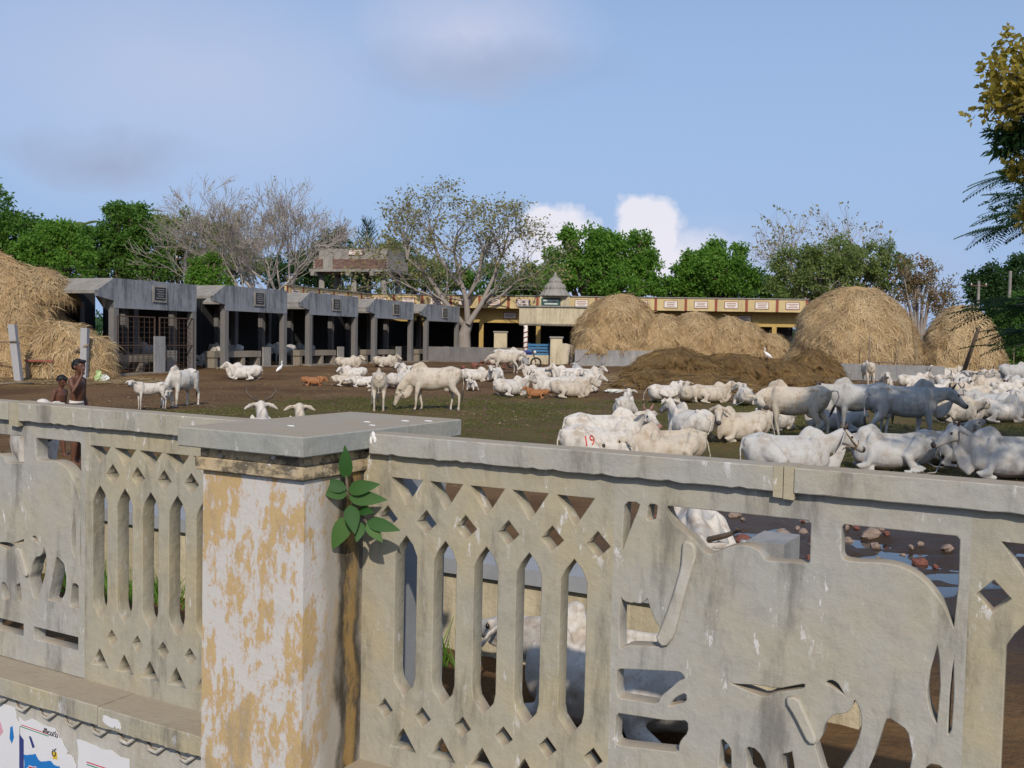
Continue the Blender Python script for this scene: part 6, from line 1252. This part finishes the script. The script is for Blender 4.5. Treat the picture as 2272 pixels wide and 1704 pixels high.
def motorcycle():
    c = gp(1163, 818); t = thing('motorcycle', 'dark parked motorcycle behind the standing cows', 'motorcycle', c, R(12))
    for x in (-.62, .62):
        w = MB(); w.tube([(x+.26*math.cos(a), 0, .30+.26*math.sin(a)) for a in np.linspace(0, 2*math.pi, 25)], [.045]*25, 8, ref=(0, 1, 0)); wh = w.build('wheel', M['black'], t, True); q = MB(); q.lathe([(.05, -.04), (.05, .04)], 10); 
        for k in range(6): q.beam((0, 0, 0), (.24*math.cos(k), .24*math.sin(k), 0), .012)
        h = q.build('rim', M['steel_light'], wh); h.location = (x, 0, .30); h.rotation_euler = (R(90), 0, 0)
    q = MB(); q.tube([(-.15, 0, .78), (.1, 0, .86), (.38, 0, .80)], [(.08, .06), (.13, .11), (.09, .07)], 10); q.build('tank', M['p_navy'], t, True); q = MB(); q.tube([(-.75, 0, .82), (-.45, 0, .80), (-.1, 0, .78)], [(.09, .03), (.13, .05), (.10, .04)], 10); q.build('seat', M['black'], t, True)
    MB().box((.02, 0, .42), (.42, .26, .36)).build('engine', M['steel_light'], t); q = MB(); q.beam((.62, 0, .3), (.42, 0, .95), .06); q.beam((-.62, 0, .3), (.0, 0, .38), .06); q.beam((-.6, 0, .75), (-.2, 0, .3), .05); q.build('frame', M['steel'], t); q = MB(); q.tube([(.38, -.34, 1.04), (.42, 0, .98), (.38, .34, 1.04)], [.018]*3, 6); q.build('handlebar', M['steel_light'], t, True)
    q = MB(); q.ball((.55, 0, .86), (.07, .09, .09), 10); q.build('headlight', M['signwhite'], t, True)
motorcycle()
for i, (a, b, z) in enumerate((((-60, 566), (420, 590), 58), ((-60, 580), (420, 612), 58))):
    A, Bq = at(*a, z), at(*b, 60); P = [A*(1-k)+Bq*k+Vector((0, 0, -.5*math.sin(math.pi*k))) for k in np.linspace(0, 1, 14)]; o = MB(); o.tube([tuple(p-A) for p in P], [.014]*14, 4, ref=(0, 0, 1)); w = tag(o.build('power_line', M['black']), ('upper' if i == 0 else 'lower')+' power line sagging in front of the left trees', 'wire', 'power lines'); w.location = A

# ------------------------------------------------------------------ grass, straw litter and weeds (uncountable)
def blades(n, region, hgt, wid, mat, name, label, seed, keep=None, lay=False):
    g = np.random.default_rng(seed); X, Y = region(g, n)
    if keep is not None: k = keep(X, Y, g); X, Y = X[k], Y[k]
    n = len(X); Z = relief(X, Y)-.004; a = g.random(n)*6.283; h = hgt*(.5+g.random(n)); w = wid*(.6+.8*g.random(n)); P = np.stack([X, Y, Z], -1); s = np.stack([np.cos(a), np.sin(a), 0*a], -1)*w[:, None]*.5
    if lay: d = np.stack([-np.sin(a), np.cos(a), .10*g.random(n)], -1)*h[:, None]; P[:, 2] += .012+.015*g.random(n)
    else: d = np.stack([g.normal(0, .35, n), g.normal(0, .35, n), np.ones(n)], -1)*h[:, None]
    V = (np.stack([P-s, P+s, P+s*.6+d, P-s*.6+d], 1) if lay else np.stack([P-s, P+s, P+d], 1)); k = V.shape[1]; V = V.reshape(-1, 3); me = mesh_np(name, V, np.arange(n*k).reshape(-1, k)); c = np.repeat(g.random(n), k); attr_col(me, 'tint', np.stack([c]*3, -1)); return tag(put(name, me, M[mat]), label, None, None, 'stuff')
def reg_ell(cx, cy, rx, ry):
    def f(g, n): a = g.random(n)*6.283; r = np.sqrt(g.random(n)); return cx+rx*r*np.cos(a), cy+ry*r*np.sin(a)
    return f
blades(90000, reg_ell(2.0, 21.5, 13.5, 10.5), .05, .022, 'grass', 'grass', 'short trampled grass over the middle of the yard', 1, lambda X, Y, g: (vn.fbm(X*.55, Y*.55, 4)+.35*vn2.fbm(X*2.1, Y*2.1, 2) > .0+.28*np.clip(np.sqrt(((X-2)/13)**2+((Y-21.5)/10)**2)-.55, 0, 1)+g.normal(0, .08, len(X))))
blades(14000, reg_ell(0, 28, 24, 16), .16, .016, 'strand', 'straw_litter', 'straw bits scattered over the yard', 2, lambda X, Y, g: vn2.fbm(X*.7, Y*.7, 3)+g.normal(0, .12, len(X)) > .05, True)
blades(9000, reg_ell(8.5, 39.5, 8.0, 4.0), .25, .03, 'strand', 'straw_litter', 'straw trodden in round the dung heap', 3, None, True)
blades(7000, reg_ell(-16.5, 35.0, 4.5, 2.0), .3, .025, 'strand', 'straw_litter', 'straw fallen at the foot of the left stack', 5, None, True)
def weed_region(g, n): s = -4.5+g.random(n)*5.2; p = 2.38-.25*g.random(n)**2; return WP0.x+WE.x*s+WN.x*p, WP0.y+WE.y*s+WN.y*p
blades(2600, weed_region, .17, .012, 'leaf_bright', 'weeds', 'green weeds at the foot of the trough wall', 4, lambda X, Y, g: vn.fbm(X*2.2, Y*2.2, 3) > -.02)

def clods():
    g = np.random.default_rng(8); n = 5200; a = g.random(n)*6.283; r = np.sqrt(g.random(n)); X = 1+15*r*np.cos(a); Y = 22+15.5*r*np.sin(a); k = Y > 12.5; X, Y = X[k], Y[k]; n = len(X); s = .025+.07*g.random(n)**2.5; Z = relief(X, Y); q = 6
    th = np.linspace(0, 2*np.pi, q, endpoint=False)[None]+g.random(n)[:, None]*6; rr = s[:, None]*(.8+.4*g.random((n, q))); V = np.concatenate([np.stack([X[:, None]+rr*np.cos(th), Y[:, None]+rr*np.sin(th), np.repeat(Z[:, None], q, 1)-.01], -1), np.stack([X[:, None]+rr*.6*np.cos(th), Y[:, None]+rr*.6*np.sin(th), np.repeat((Z+s*.45)[:, None], q, 1)], -1)], 1).reshape(-1, 3)
    F = []
    for i in range(n):
        o = i*2*q; F += [(o+j, o+(j+1) % q, o+q+(j+1) % q, o+q+j) for j in range(q)]+[tuple(range(o+q, o+2*q))]
    tag(put('dung_clods', mesh_np('dung_clods', V, F, True), M['clod']), 'small dried dung clods strewn over the yard', None, None, 'stuff')
clods()
